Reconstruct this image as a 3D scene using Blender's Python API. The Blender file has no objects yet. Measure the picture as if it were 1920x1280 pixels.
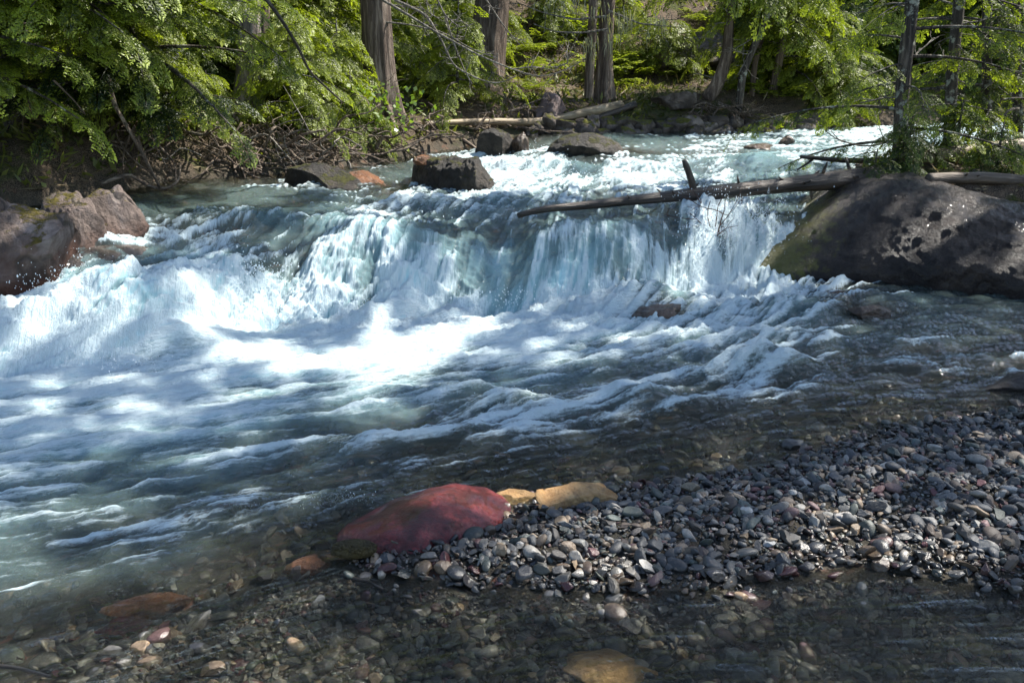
import bpy, math, random
import numpy as np
from mathutils import Vector
PI = math.pi
rad = math.radians
scene = bpy.context.scene
col = scene.collection

# ------------------------------------------------------------------ camera
PITCH = rad(16.1); FPX = 1867.0; CH = 2.0
cam = bpy.data.cameras.new("camera"); camo = bpy.data.objects.new("camera", cam); col.objects.link(camo)
camo.location = (0, 0, CH); camo.rotation_euler = (PI/2 - PITCH, 0, 0)
cam.sensor_width = 36; cam.lens = 36*FPX/1920; cam.clip_end = 400; cam.clip_start = 0.05
scene.camera = camo
# ------------------------------------------------------------------ sky + sun
SAZ, SEL = rad(66), rad(51)          # azimuth clockwise from +Y, elevation
SD = np.array([math.sin(SAZ)*math.cos(SEL), math.cos(SAZ)*math.cos(SEL), math.sin(SEL)])
w = bpy.data.worlds.new("World"); scene.world = w; w.use_nodes = True
nt = w.node_tree; sk = nt.nodes.new('ShaderNodeTexSky'); sk.sky_type = 'NISHITA'; sk.sun_disc = False
sk.sun_elevation = SEL; sk.sun_rotation = SAZ; sk.air_density = 1.0; sk.dust_density = 0.6
nt.nodes['Background'].inputs[1].default_value = 0.098
nt.links.new(sk.outputs[0], nt.nodes['Background'].inputs[0])
sl = bpy.data.lights.new("sun", 'SUN'); sl.energy = 4.7; sl.angle = rad(0.5); sl.color = (1, .95, .86)
so = bpy.data.objects.new("sun", sl); col.objects.link(so)
so.rotation_euler = Vector(SD).to_track_quat('Z', 'Y').to_euler()
scene.view_settings.view_transform = 'Standard'; scene.view_settings.look = 'None'
scene.view_settings.exposure = 1.22; scene.view_settings.gamma = 1
scene.cycles.max_bounces = 8; scene.cycles.transparent_max_bounces = 8
scene.cycles.use_denoising = True
scene.cycles.caustics_reflective = False; scene.cycles.caustics_refractive = False

# ------------------------------------------------------------------ helpers
ca, sa = math.cos(PITCH), math.sin(PITCH)
def ray(px, py):
    u = (px-960)/FPX; v = (640-py)/FPX
    return np.array([u, ca+v*sa, -sa+v*ca])
def PZ(px, py, z):
    d = ray(px, py); t = (z-CH)/d[2]; return np.array([d[0]*t, d[1]*t, z])
def PY(px, py, y):
    d = ray(px, py); t = y/d[1]; return np.array([d[0]*t, y, CH+d[2]*t])
def proj(x, y, z):
    dz = z-CH; dep = y*ca - dz*sa; up = y*sa + dz*ca
    dep = np.maximum(dep, .05)
    return 960+FPX*x/dep, 640-FPX*up/dep
def hsh(i, j, k, seed):
    n = (i*374761393 + j*668265263 + k*2147483647 + seed*1274126177) & 0xffffffff
    n = ((n ^ (n >> 13))*1274126177) & 0xffffffff
    n = ((n ^ (n >> 15))*2246822519) & 0xffffffff
    return ((n ^ (n >> 16)) & 0xffffff)/float(0xffffff)
def vn(x, y, z=0.0, seed=0):
    """smooth value noise, -1..1"""
    x, y, z = np.broadcast_arrays(np.asarray(x, float), np.asarray(y, float), np.asarray(z, float))
    xi = np.floor(x).astype(np.int64); yi = np.floor(y).astype(np.int64); zi = np.floor(z).astype(np.int64)
    fx, fy, fz = x-xi, y-yi, z-zi
    fx = fx*fx*fx*(fx*(fx*6-15)+10); fy = fy*fy*fy*(fy*(fy*6-15)+10); fz = fz*fz*(3-2*fz)
    r = 0
    for dx in (0, 1):
        wx = fx if dx else 1-fx
        for dy in (0, 1):
            wy = fy if dy else 1-fy
            for dz in (0, 1):
                wz = fz if dz else 1-fz
                r = r + wx*wy*wz*hsh(xi+dx, yi+dy, zi+dz, seed)
    return r*2-1
def vn2(x, y, seed=0):
    x = np.asarray(x, float); y = np.asarray(y, float)
    xi = np.floor(x).astype(np.int64); yi = np.floor(y).astype(np.int64)
    fx, fy = x-xi, y-yi
    fx = fx*fx*fx*(fx*(fx*6-15)+10); fy = fy*fy*fy*(fy*(fy*6-15)+10)
    a = hsh(xi, yi, 0, seed); b = hsh(xi+1, yi, 0, seed); c = hsh(xi, yi+1, 0, seed); d = hsh(xi+1, yi+1, 0, seed)
    return (a*(1-fx)*(1-fy)+b*fx*(1-fy)+c*(1-fx)*fy+d*fx*fy)*2-1
def fbm2(x, y, o=4, seed=0, g=.5):
    s = 0; a = 1; t = 0
    for i in range(o):
        s = s + a*vn2(x*2**i+i*7.3, y*2**i-i*3.1, seed+i); t += a; a *= g
    return s/t
def fbm(x, y, z, o=4, seed=0, g=.5):
    s = 0; a = 1; t = 0
    for i in range(o):
        s = s + a*vn(x*2**i+i*7.3, y*2**i-i*3.1, z*2**i+i*1.7, seed+i); t += a; a *= g
    return s/t
def sstep(a, b, x):
    t = np.clip((x-a)/(b-a), 0, 1); return t*t*(3-2*t)

def link(o, parent=None):
    col.objects.link(o)
    if parent is not None: o.parent = parent
    return o
def mesh_np(name, V, F, mat, parent=None, smooth=True, attrs=None, mats=None, midx=None):
    """F: list of int arrays (n,k)"""
    if not isinstance(F, (list, tuple)): F = [F]
    me = bpy.data.meshes.new(name)
    V = np.ascontiguousarray(V, dtype=np.float32)
    nl = sum(f.size for f in F); nf = sum(len(f) for f in F)
    me.vertices.add(len(V)); me.vertices.foreach_set('co', V.ravel())
    me.loops.add(nl); me.loops.foreach_set('vertex_index', np.concatenate([f.ravel() for f in F]).astype(np.int32))
    me.polygons.add(nf)
    tot = np.concatenate([np.full(len(f), f.shape[1]) for f in F]).astype(np.int32)
    st = np.concatenate([[0], np.cumsum(tot)[:-1]]).astype(np.int32)
    me.polygons.foreach_set('loop_start', st)
    me.polygons.foreach_set('use_smooth', np.array(np.broadcast_to(smooth, (nf,)), dtype=bool))
    for k, a in (attrs or {}).items():
        a = np.asarray(a, dtype=np.float32)
        if a.ndim == 1:
            at = me.attributes.new(k, 'FLOAT', 'POINT'); at.data.foreach_set('value', a)
        else:
            at = me.attributes.new(k, 'FLOAT_VECTOR', 'POINT'); at.data.foreach_set('vector', a.ravel())
    for m in (mats or [mat]): me.materials.append(m)
    if midx is not None: me.polygons.foreach_set('material_index', np.asarray(midx, dtype=np.int32))
    me.update(); me.validate()
    o = bpy.data.objects.new(name, me); link(o, parent)
    return o
def tag(o, label=None, cat=None, group=None, kind=None):
    if label: o['label'] = label
    if cat: o['category'] = cat
    if group: o['group'] = group
    if kind: o['kind'] = kind
    return o
def empty(name, loc, label=None, cat=None, group=None):
    o = bpy.data.objects.new(name, None); o.location = loc; o.empty_display_size = .2; link(o)
    return tag(o, label, cat, group)
def copy_tree(o, parent=None):
    c = o.copy(); col.objects.link(c); c.parent = parent
    for ch in o.children: copy_tree(ch, c)
    return c

# ------------------------------------------------------------------ material helpers
def mat_new(name):
    m = bpy.data.materials.new(name); m.use_nodes = True; t = m.node_tree
    return m, t, t.nodes['Principled BSDF'], t.nodes['Material Output']
def nd(t, typ, **kw):
    n = t.nodes.new(typ)
    for k, v in kw.items():
        if k.startswith('i_'):
            key = k[2:]; key = int(key) if key.isdigit() else key
            n.inputs[key].default_value = v
        else: setattr(n, k, v)
    return n
def noise(t, vec, scale, detail=5, rough=.55, dist=0.0):
    n = nd(t, 'ShaderNodeTexNoise'); n.inputs['Scale'].default_value = scale; n.inputs['Detail'].default_value = detail
    n.inputs['Roughness'].default_value = rough; n.inputs['Distortion'].default_value = dist
    if vec is not None: t.links.new(vec, n.inputs['Vector'])
    return n.outputs['Fac']
def ramp(t, fac, stops):
    n = nd(t, 'ShaderNodeValToRGB'); e = n.color_ramp.elements
    while len(e) < len(stops): e.new(.5)
    for el, (p, c) in zip(e, stops):
        el.position = p; el.color = (*c, 1) if len(c) == 3 else c
    t.links.new(fac, n.inputs[0]); return n.outputs[0]
def mrange(t, v, a, b, c=0., d=1.):
    n = nd(t, 'ShaderNodeMapRange'); n.inputs[1].default_value = a; n.inputs[2].default_value = b
    n.inputs[3].default_value = c; n.inputs[4].default_value = d; t.links.new(v, n.inputs[0]); return n.outputs[0]
def mixc(t, f, a, b, mode='MIX'):
    n = nd(t, 'ShaderNodeMix', data_type='RGBA', blend_type=mode)
    for s, v in ((0, f), (6, a), (7, b)):
        if hasattr(v, 'is_linked') or hasattr(v, 'links'): t.links.new(v, n.inputs[s])
        else: n.inputs[s].default_value = v if s == 0 else (*v, 1)
    return n.outputs[2]
def mth(t, op, a, b=None):
    n = nd(t, 'ShaderNodeMath', operation=op)
    for s, v in ((0, a), (1, b)):
        if v is None: continue
        if hasattr(v, 'links'): t.links.new(v, n.inputs[s])
        else: n.inputs[s].default_value = v
    return n.outputs[0]
def bump(t, h, strength, dist, normal=None):
    n = nd(t, 'ShaderNodeBump'); n.inputs['Strength'].default_value = strength; n.inputs['Distance'].default_value = dist
    t.links.new(h, n.inputs['Height'])
    if normal is not None: t.links.new(normal, n.inputs['Normal'])
    return n.outputs[0]
def mapping(t, vec, sc):
    n = nd(t, 'ShaderNodeMapping'); n.inputs['Scale'].default_value = sc; t.links.new(vec, n.inputs[0]); return n.outputs[0]
def attr(t, name):
    return nd(t, 'ShaderNodeAttribute', attribute_name=name)

def rock_mat(name, c1, c2, c3=None, moss=0., mosscol=(.09, .10, .012), rough=.7, bs=1., scale=3., stain=None, spec=.5, coat=0., streak=None, crackamt=0., vein=0., mossx=None):
    m, t, p, out = mat_new(name)
    tc = nd(t, 'ShaderNodeTexCoord').outputs['Object']
    n1 = noise(t, tc, scale, 8, .62, .4); n2 = noise(t, tc, scale*5, 6, .7)
    c = ramp(t, n1, [(.35, c1), (.62, c2)])
    if c3: c = mixc(t, ramp(t, noise(t, tc, scale*.8+1, 7, .65, .8), [(.5, (0, 0, 0)), (.62, (1, 1, 1))]), c, c3)
    c = mixc(t, mrange(t, n2, .3, .7, 0, .7), c, (.62, .62, .62), 'MULTIPLY')
    if vein:
        vm = nd(t, 'ShaderNodeMapping'); vm.inputs['Rotation'].default_value = (.2, .5, .7); t.links.new(tc, vm.inputs[0])
        vv = noise(t, mapping(t, vm.outputs[0], (4, 34, 34)), 1., 7, .7, 1.2)
        c = mixc(t, mth(t, 'MULTIPLY', mrange(t, vv, .5, .62), vein), c, tuple(x*.35 for x in c1))
    if mossx:
        sx_ = nd(t, 'ShaderNodeSeparateXYZ'); gg = nd(t, 'ShaderNodeNewGeometry'); t.links.new(gg.outputs['Position'], sx_.inputs[0])
        xx_ = mth(t, 'ADD', mth(t, 'ADD', sx_.outputs[0], mth(t, 'MULTIPLY', sx_.outputs[2], -.6)), mth(t, 'MULTIPLY', mth(t, 'SUBTRACT', n2, .5), 1.3))
        c = mixc(t, mrange(t, xx_, mossx, mossx-.25), c, (.12, .115, .02))
    if stain:
        z0, z1, sc_ = stain
        sep = nd(t, 'ShaderNodeSeparateXYZ'); g = nd(t, 'ShaderNodeNewGeometry'); t.links.new(g.outputs['Position'], sep.inputs[0])
        zz = mth(t, 'ADD', sep.outputs[2], mth(t, 'MULTIPLY', mth(t, 'SUBTRACT', n1, .5), .5))
        c = mixc(t, mrange(t, zz, z1, z0, 0, 1), c, sc_)
    h = mth(t, 'ADD', mth(t, 'MULTIPLY', noise(t, tc, scale*2.2, 9, .68, .3), 1.0), mth(t, 'MULTIPLY', n2, .35))
    h = mth(t, 'ADD', h, mth(t, 'MULTIPLY', noise(t, tc, scale*11, 7, .75, .8), .45))
    if crackamt:
        vo = nd(t, 'ShaderNodeTexVoronoi', feature='DISTANCE_TO_EDGE'); vo.inputs['Scale'].default_value = scale*.55
        wv = nd(t, 'ShaderNodeVectorMath', operation='ADD'); nn = nd(t, 'ShaderNodeTexNoise'); nn.inputs['Scale'].default_value = scale*1.4
        t.links.new(tc, nn.inputs[0]); t.links.new(nn.outputs['Color'], wv.inputs[0]); t.links.new(tc, wv.inputs[1])
        t.links.new(wv.outputs[0], vo.inputs['Vector'])
        ck = mrange(t, vo.outputs['Distance'], 0, .035, 1, 0)
        c = mixc(t, mth(t, 'MULTIPLY', ck, crackamt), c, (.02, .018, .015))
        h = mth(t, 'SUBTRACT', h, mth(t, 'MULTIPLY', ck, .8*crackamt))
    if moss > 0:
        g = nd(t, 'ShaderNodeNewGeometry'); sep = nd(t, 'ShaderNodeSeparateXYZ'); t.links.new(g.outputs['Normal'], sep.inputs[0])
        mm = mth(t, 'ADD', sep.outputs[2], mth(t, 'MULTIPLY', mth(t, 'SUBTRACT', noise(t, tc, scale*1.7, 7, .7), .5), 3.2))
        mf = mrange(t, mm, 1.25-moss, 1.5-moss)
        mc = ramp(t, noise(t, tc, 22, 4, .7), [(.35, tuple(x*.45 for x in mosscol)), (.65, mosscol)])
        c = mixc(t, mf, c, mc)
        h = mth(t, 'ADD', h, mth(t, 'MULTIPLY', mth(t, 'MULTIPLY', noise(t, tc, 60, 4, .8), mf), .9))
        t.links.new(mrange(t, mf, 0, 1, rough, .95), p.inputs['Roughness'])
    else:
        t.links.new(mrange(t, n2, .3, .7, max(.04, rough-.12), min(1, rough+.12)), p.inputs['Roughness'])
    t.links.new(c, p.inputs['Base Color'])
    p.inputs['Specular IOR Level'].default_value = spec; p.inputs['Coat Weight'].default_value = coat; p.inputs['Coat Roughness'].default_value = .1
    t.links.new(bump(t, h, 1., .075*bs), p.inputs['Normal'])
    return m
def bark_mat(name, c1, c2, lichen=0., sc=1., fur=1., rough=.9):
    m, t, p, out = mat_new(name)
    tc = nd(t, 'ShaderNodeTexCoord').outputs['Object']
    v = mapping(t, tc, (26*sc, 26*sc, 2.6*sc))
    n1 = noise(t, v, 1., 7, .7, .6); n2 = noise(t, mapping(t, tc, (70*sc, 70*sc, 9*sc)), 1., 5, .6)
    c = ramp(t, n1, [(.36, tuple(x*.35 for x in c1)), (.5, c1), (.66, c2)])
    c = mixc(t, mrange(t, n2, .35, .65, 0, .6), c, (.55, .5, .46), 'MULTIPLY')
    if lichen: c = mixc(t, mth(t, 'MULTIPLY', mrange(t, noise(t, tc, 9, 6, .7), .54, .62), lichen), c, (.42, .44, .36))
    t.links.new(c, p.inputs['Base Color']); p.inputs['Roughness'].default_value = rough
    t.links.new(bump(t, mth(t, 'ADD', n1, mth(t, 'MULTIPLY', n2, .4)), 1., .03*fur), p.inputs['Normal'])
    return m
def leaf_mat(name, dark, light, trans=.45, gloss=.03):
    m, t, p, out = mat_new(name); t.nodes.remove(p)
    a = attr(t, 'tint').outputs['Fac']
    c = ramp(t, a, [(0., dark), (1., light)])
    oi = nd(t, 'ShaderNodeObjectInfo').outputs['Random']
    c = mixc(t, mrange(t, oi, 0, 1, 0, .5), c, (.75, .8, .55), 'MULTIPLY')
    d = nd(t, 'ShaderNodeBsdfDiffuse'); tr = nd(t, 'ShaderNodeBsdfTranslucent'); g = nd(t, 'ShaderNodeBsdfGlossy', i_Roughness=.45)
    t.links.new(c, d.inputs[0])
    c2 = mixc(t, 1., c, (1.25, 1.32, .4), 'MULTIPLY'); t.links.new(c2, tr.inputs[0])
    m1 = nd(t, 'ShaderNodeMixShader'); m1.inputs[0].default_value = trans
    t.links.new(d.outputs[0], m1.inputs[1]); t.links.new(tr.outputs[0], m1.inputs[2])
    m2 = nd(t, 'ShaderNodeMixShader'); m2.inputs[0].default_value = gloss
    t.links.new(m1.outputs[0], m2.inputs[1]); t.links.new(g.outputs[0], m2.inputs[2])
    t.links.new(m2.outputs[0], out.inputs[0])
    return m

# ------------------------------------------------------------------ water level
Bp = [PZ(*p) for p in [(-900, 830, .0), (-400, 760, .0), (0, 708, .0), (150, 692, .0), (300, 655, .0), (420, 622, .0), (520, 603, .0), (700, 590, .0), (900, 580, .0), (1150, 572, .0), (1300, 545, .0), (1420, 512, 0), (1550, 500, 0)]]
Lp = [PZ(*p) for p in [(-900, 640, .3), (-400, 600, .3), (0, 575, .33), (100, 548, .35), (230, 512, .4), (380, 495, .42), (480, 480, .45), (540, 448, .5), (620, 418, .55), (760, 405, .56), (880, 425, .52), (940, 455, .45), (1010, 432, .52), (1150, 420, .55), (1280, 418, .56), (1350, 405, .55), (1450, 415, .5), (1600, 400, .5)]]
Bp = np.array(Bp); Lp = np.array(Lp)
def wl(x, y):
    """calm water level"""
    b = np.interp(x, Bp[:, 0], Bp[:, 1]); l = np.interp(x, Lp[:, 0], Lp[:, 1]); zl = np.interp(x, Lp[:, 0], Lp[:, 2])
    l = np.maximum(l, b+.32)
    t = np.clip((y-b)/(l-b), 0, 1)
    z = zl*(1-(1-t)**2.3)
    up = np.clip(y-l, 0, None)
    z = z + (0.57-zl)*sstep(0, 1.4, up) + .042*np.minimum(up, 9)
    return z
# control maps are given as (photo x, photo y, value) of points lying on the water
def ctrl_map(pts, sig=55., nx=252, ny=150):
    pts = np.array(pts, float)
    gx = np.linspace(-300, 2220, nx); gy = np.linspace(200, 1500, ny)
    X, Y = np.meshgrid(gx, gy)
    num = 0; den = 1e-9
    nv = pts.shape[1]-2
    num = np.zeros((nv, ny, nx)); den = np.full((ny, nx), 1e-12)
    for p in pts:
        s = sig*np.clip(p[1]/600., .35, 1.5)
        d2 = ((X-p[0])**2 + ((Y-p[1])*1.7)**2)/(s*s)
        wg = np.exp(-d2*.5) + 1e-4/(1+d2)**1.5
        den += wg
        for k in range(nv): num[k] += wg*p[2+k]
    return num/den
def samp(M, px, py):
    ny, nx = M.shape
    u = np.clip((px+300)/2520*(nx-1), 0, nx-1.001); v = np.clip((py-200)/1300*(ny-1), 0, ny-1.001)
    i = u.astype(int); j = v.astype(int); fu = u-i; fv = v-j
    return (M[j, i]*(1-fu)+M[j, i+1]*fu)*(1-fv)+(M[j+1, i]*(1-fu)+M[j+1, i+1]*fu)*fv
FOAM = [(1000,262,.1),(1200,262,.2),(1350,262,.4),(1500,262,.55),(1650,262,.7),(1850,262,.65),(700,345,.35),(650,358,.35),(980,270,.3),(1010,290,.6),
(1100,305,.15),(1230,280,.2),(1350,285,.6),(1500,290,.65),(1650,295,.72),(960,325,.8),(1050,325,.75),(1150,325,.65),(1250,322,.58),(1340,325,.45),
(1420,312,.05),(1480,322,.4),(1560,320,.6),(950,365,.75),(1050,355,.65),(1150,350,.55),(1250,345,.6),(1350,345,.5),(700,385,.5),(800,385,.6),(900,380,.7),
(1000,372,.5),(1450,388,.25),(1500,375,.3),(1560,350,.5),(500,388,.25),(350,392,.12),(600,395,.3),(450,365,.08),(300,375,.03),(900,400,.45),(1000,405,.45),(1150,400,.3),
(250,430,.62),(350,430,.7),(420,430,.62),(520,430,.3),(620,420,.35),(700,420,.5),(800,425,.45),(880,430,.25),(950,450,.25),(1050,430,.3),(1150,430,.3),(1250,420,.45),(1330,400,.9),(1400,400,.9),(1450,430,.9),
(20,540,1),(60,515,1),(100,490,1),(170,450,1),(120,535,.2),(160,500,.3),(200,470,.35),(250,470,.5),(330,480,.55),(420,480,.6),(500,480,.6),(560,480,.62),(650,490,.62),(750,500,.58),(850,500,.62),(940,530,.1),(900,470,.35),(920,500,.3),(960,480,.45),(1050,480,.55),(1150,480,.5),(1250,480,.7),(1350,470,.85),
(100,570,1),(300,540,.9),(400,540,.95),(480,530,1),(600,540,.82),(700,540,.82),(780,530,.55),(850,550,.82),(930,550,.5),(1000,540,.72),(1080,530,.65),(1200,520,.7),(1300,520,.8),(1400,530,.95),(1480,560,.8),(1550,580,.5),
(50,620,1),(150,600,.85),(230,610,.55),(280,620,.6),(350,600,.95),(450,600,1),(550,590,1),(650,600,1),(760,620,1),(850,600,0.85),(950,590,0.9),(1050,590,1),(1130,590,1),(1240,600,.6),(1350,610,.8),(1450,620,.6),(1550,640,.4),
(1650,600,.1),(1750,600,.08),(1850,620,.08),(50,680,1),(200,680,1),(350,670,0.9),(500,660,0.85),(650,650,0.85),(780,650,0.88),(900,650,0.75),(1000,650,.75),(1100,650,.65),(1200,650,.6),(1300,650,.6),(1400,660,.5),(1500,680,.35),(1600,680,.2),(1750,670,.3),(1880,660,.32),
(50,760,0.75),(200,740,0.78),(350,740,0.75),(500,730,0.68),(600,720,0.6),(700,735,.5),(800,710,.45),(900,700,.42),(1000,700,.38),(1100,710,.3),(1250,700,.36),(1350,700,.6),(1420,710,.88),(1480,720,.2),(1550,705,.6),(1700,700,.55),(1800,720,.52),(1600,740,.15),
(50,820,0.6),(200,810,0.6),(350,810,0.52),(450,800,.4),(550,790,.36),(650,790,.3),(750,780,.3),(850,790,.42),(950,775,.65),(1020,800,.52),(1100,780,.2),(1200,775,.66),(1300,750,.32),(1300,800,.24),(1450,770,.2),(1600,780,.1),(1400,830,.05),(1800,770,.05),
(50,870,.45),(200,870,.3),(350,870,.36),(450,870,.3),(550,870,.3),(640,835,0.5),(720,870,0.48),(800,830,0.45),(700,900,.5),(820,880,.35),(900,860,.32),(1000,850,.2),(1150,850,.05),(1300,860,0),
(50,920,.38),(200,920,.36),(350,900,.32),(450,960,0.55),(300,980,.62),(150,980,.6),(30,960,.6),(550,960,0.62),(630,950,0.75),(550,910,.3),(700,950,.3),
(50,1030,.3),(200,1040,.28),(400,1030,.12),(550,1020,.08),(200,1120,.03),(400,1120,.05),(100,1200,.05),(300,1200,0),(600,1200,0),(1200,1200,0),(1700,1200,0),(900,1010,0),(900,1120,0)]
fm = ctrl_map(FOAM, 42)[0]
MILK = [(100,620,1),(400,620,1),(700,620,1),(1000,610,.95),(1200,600,.6),(1400,600,.55),(1600,620,.05),(1900,620,0),(100,700,1),(400,680,1),(700,670,.95),(950,670,.8),(1100,670,.45),(1300,670,.3),(1500,680,.1),(1800,700,.1),(100,770,.95),(350,760,.92),(550,740,.8),(750,720,.6),(900,720,.35),(1200,730,.1),(100,830,.75),(300,825,.62),(500,800,.32),(700,790,.18),(1000,780,.18),
(100,900,.34),(300,890,.26),(600,880,.2),(900,860,.03),(1300,830,0),(1800,780,0),(300,970,.34),(600,960,.3),(100,970,.34),(200,1050,.2),(500,1040,0),(900,1000,0),(1500,1100,0),(200,1200,0),(300,530,.8),(600,520,.7),(900,520,.6),(1200,500,.65),(1400,480,.7),(200,440,.4),(500,430,.25),(800,420,.3),(1100,420,.3),(1300,420,.4),(300,380,.05),(500,375,.1),(700,370,.2),(900,380,.35),(1200,370,.35),(1500,370,.35),(1000,320,.5),(1300,310,.35),(1500,300,.5),(1800,280,.6),(1100,270,.1),(1300,265,.2),(1000,265,.05)]
mk = ctrl_map(MILK, 70)[0]
FLOW = [(1500,265,-1,-.25),(1900,265,-1,-.1),(1200,300,-1,-.5),(900,350,-.8,-.8),(1400,350,-.9,-.6),(600,360,-.9,-.5),(400,400,-.7,-.8),(250,450,-.7,-.9),(100,520,-.75,-.8),(500,430,-.4,-1),(700,430,-.25,-1),(1100,430,-.15,-1),(1400,420,-.2,-1),
(300,560,-.6,-1),(100,620,-.7,-1),(450,540,-.3,-1),(650,520,-.12,-1),(850,520,.05,-1),(1050,520,-.1,-1),(1250,500,-.1,-1),(1350,500,-.2,-1),
(750,620,-1,-.35),(500,660,-1,-.3),(200,720,-1,-.4),(950,620,-1,-.2),(1200,620,-.8,-.6),(1450,600,-.3,-1),(1500,660,-.9,-.6),(1700,600,-1,-.1),(1900,650,-1,-.1),(1700,700,-1,-.25),(1300,720,-1,-.5),(1000,720,-1,-.5),(700,760,-1,-.55),(300,820,-1,-.45),
(1200,820,-1,-.35),(1600,780,-1,.1),(900,860,-1,-.55),(600,900,-1,-.5),(200,950,-1,-.3),(500,1000,-1,-.6),(300,1100,-1,-.75),(100,1100,-1,-.5),(500,1150,-1,-.5),(1000,1200,-1,-.2),(1600,1180,-1,0)]
fl = ctrl_map(FLOW, 110)

# ------------------------------------------------------------------ land
def sdf(x, y, poly):
    """signed distance, + inside"""
    poly = np.asarray(poly, float); x = np.asarray(x, float); y = np.asarray(y, float)
    d = np.full(x.shape, 1e9); ins = np.zeros(x.shape, bool); n = len(poly)
    for i in range(n):
        ax, ay = poly[i][:2]; bx, by = poly[(i+1) % n][:2]
        ex, ey = bx-ax, by-ay; L = ex*ex+ey*ey+1e-12
        t = np.clip(((x-ax)*ex+(y-ay)*ey)/L, 0, 1)
        d = np.minimum(d, (x-ax-t*ex)**2+(y-ay-t*ey)**2)
        c = ((ay > y) != (by > y))
        with np.errstate(divide='ignore', invalid='ignore'):
            xi = (bx-ax)*(y-ay)/(by-ay+1e-12)+ax
        ins ^= c & (x < xi)
    return np.where(ins, 1, -1)*np.sqrt(d)
BAR = [PZ(px, py, 0.0)[:2] for px, py in [(2700,700),(2300,715),(1920,768),(1750,790),(1600,822),(1480,858),(1430,880),(1250,900),(1150,918),(1050,935),(960,950),(935,990),(700,1045),(640,1062),(760,1082),(900,1100),(1100,1110),(1300,1106),(1450,1085),(1600,1060),(1750,1085),(1920,1112),(2700,1180)]]
SHELF = [PZ(px, py, 0.0)[:2] for px, py in [(700,1040),(600,1080),(450,1150),(250,1215),(90,1290),(-200,1600),(-200,3000),(3200,3000),(3200,1100),(1900,1080),(1000,1080)]]
FAR = [(-60, 90), (-60, 7.5), (-8, 8.0), (-5.0, 8.5), (-4.3, 9.1), (-3.85, 9.7), (-3.6, 10.5), (-3.0, 10.9), (-2.3, 11.4), (-1.6, 12.4), (-1.2, 13.3), (-.6, 14.0), (.3, 15.2), (2, 15.9), (4, 16.4), (8, 17.5), (20, 19), (60, 20), (60, 90)]
RIGHT = [(3.1, 9.2), (3.35, 9.8), (3.6, 10.6), (3.75, 11.5), (4.4, 12.2), (6, 12.7), (9, 13.0), (14, 13.3), (40, 13.5), (40, 3), (9, 3.0), (7.5, 6.8), (6, 8.9), (4.6, 9.2), (3.6, 9.1)]
def ground(x, y, detail=True):
    W = wl(x, y)
    sb = sdf(x, y, BAR); ss = sdf(x, y, SHELF); sf = sdf(x, y, FAR); sr = sdf(x, y, RIGHT)
    nn = fbm2(x*1.3, y*1.3, 4, 5) if detail else 0
    bar = np.where(sb > 0, np.minimum(.1, .16*sb), .22*sb)
    she = np.where(ss > 0, -.03-.05*sstep(0, .7, ss), -.03+.3*ss)
    she = she + .02*nn
    bed = np.maximum(np.maximum(bar, she), -.42 + .07*nn)
    far = np.where(sf > 0, .03+.36*sstep(-.1, .55, sf)+.1*np.clip(sf, 0, 2.2)+.5*np.clip(sf-2.2, 0, 40)+ nn*.26*sstep(0, 1, sf), .5*sf)
    right = np.where(sr > 0, .03+.2*sstep(0, .6, sr)+.05*np.clip(sr, 0, 3)+nn*.08*sstep(0, 1, sr), .5*sr)
    rel = np.maximum(bed, np.maximum(far, right))
    return W+rel
def gz(x, y): return float(ground(np.array([float(x)]), np.array([float(y)]))[0])

def hitg(px, py, lift=0.):
    """point of the ground seen at a photo position"""
    d = ray(px, py); t = np.linspace(5, 45, 2500); zz = ground(d[0]*t, d[1]*t)
    h = CH+d[2]*t <= zz; k = np.argmax(h) if h.any() else len(t)-1
    return np.array([d[0]*t[k], d[1]*t[k], zz[k]+lift])
def polar_grid(a0, a1, na, r0, r1, nr, power, hfun=None, dens=None):
    ang = np.linspace(rad(a0), rad(a1), na)
    if hfun is None:
        r = 1/np.linspace(1/r0, 1/r1, nr) if power == 'inv' else np.geomspace(r0, r1, nr)
        R, A = np.meshgrid(r, ang, indexing='ij')
    else:
        rr = np.linspace(r0, r1, 3000)
        RR, AA = np.meshgrid(rr, ang, indexing='ij')
        z = hfun(RR*np.sin(AA), RR*np.cos(AA))
        dep = np.arctan2(CH-z, RR)
        seg = np.hypot(np.diff(RR, axis=0), np.diff(z, axis=0))/np.hypot(RR[1:], CH-z[1:])
        wgt = np.abs(np.diff(dep, axis=0))+.22*seg
        c = np.vstack([np.zeros((1, na)), np.cumsum(wgt, axis=0)]); c /= c[-1]
        q = np.linspace(0, 1, nr)
        R = np.stack([np.interp(q, c[:, k], rr) for k in range(na)], axis=1)
        A = np.broadcast_to(ang, R.shape)
    X = R*np.sin(A); Y = R*np.cos(A)
    i = np.arange(R.shape[0]-1)[:, None]*na+np.arange(na-1)[None]
    F = np.stack([i, i+1, i+na+1, i+na], axis=-1).reshape(-1, 4)
    return X, Y, F

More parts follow.
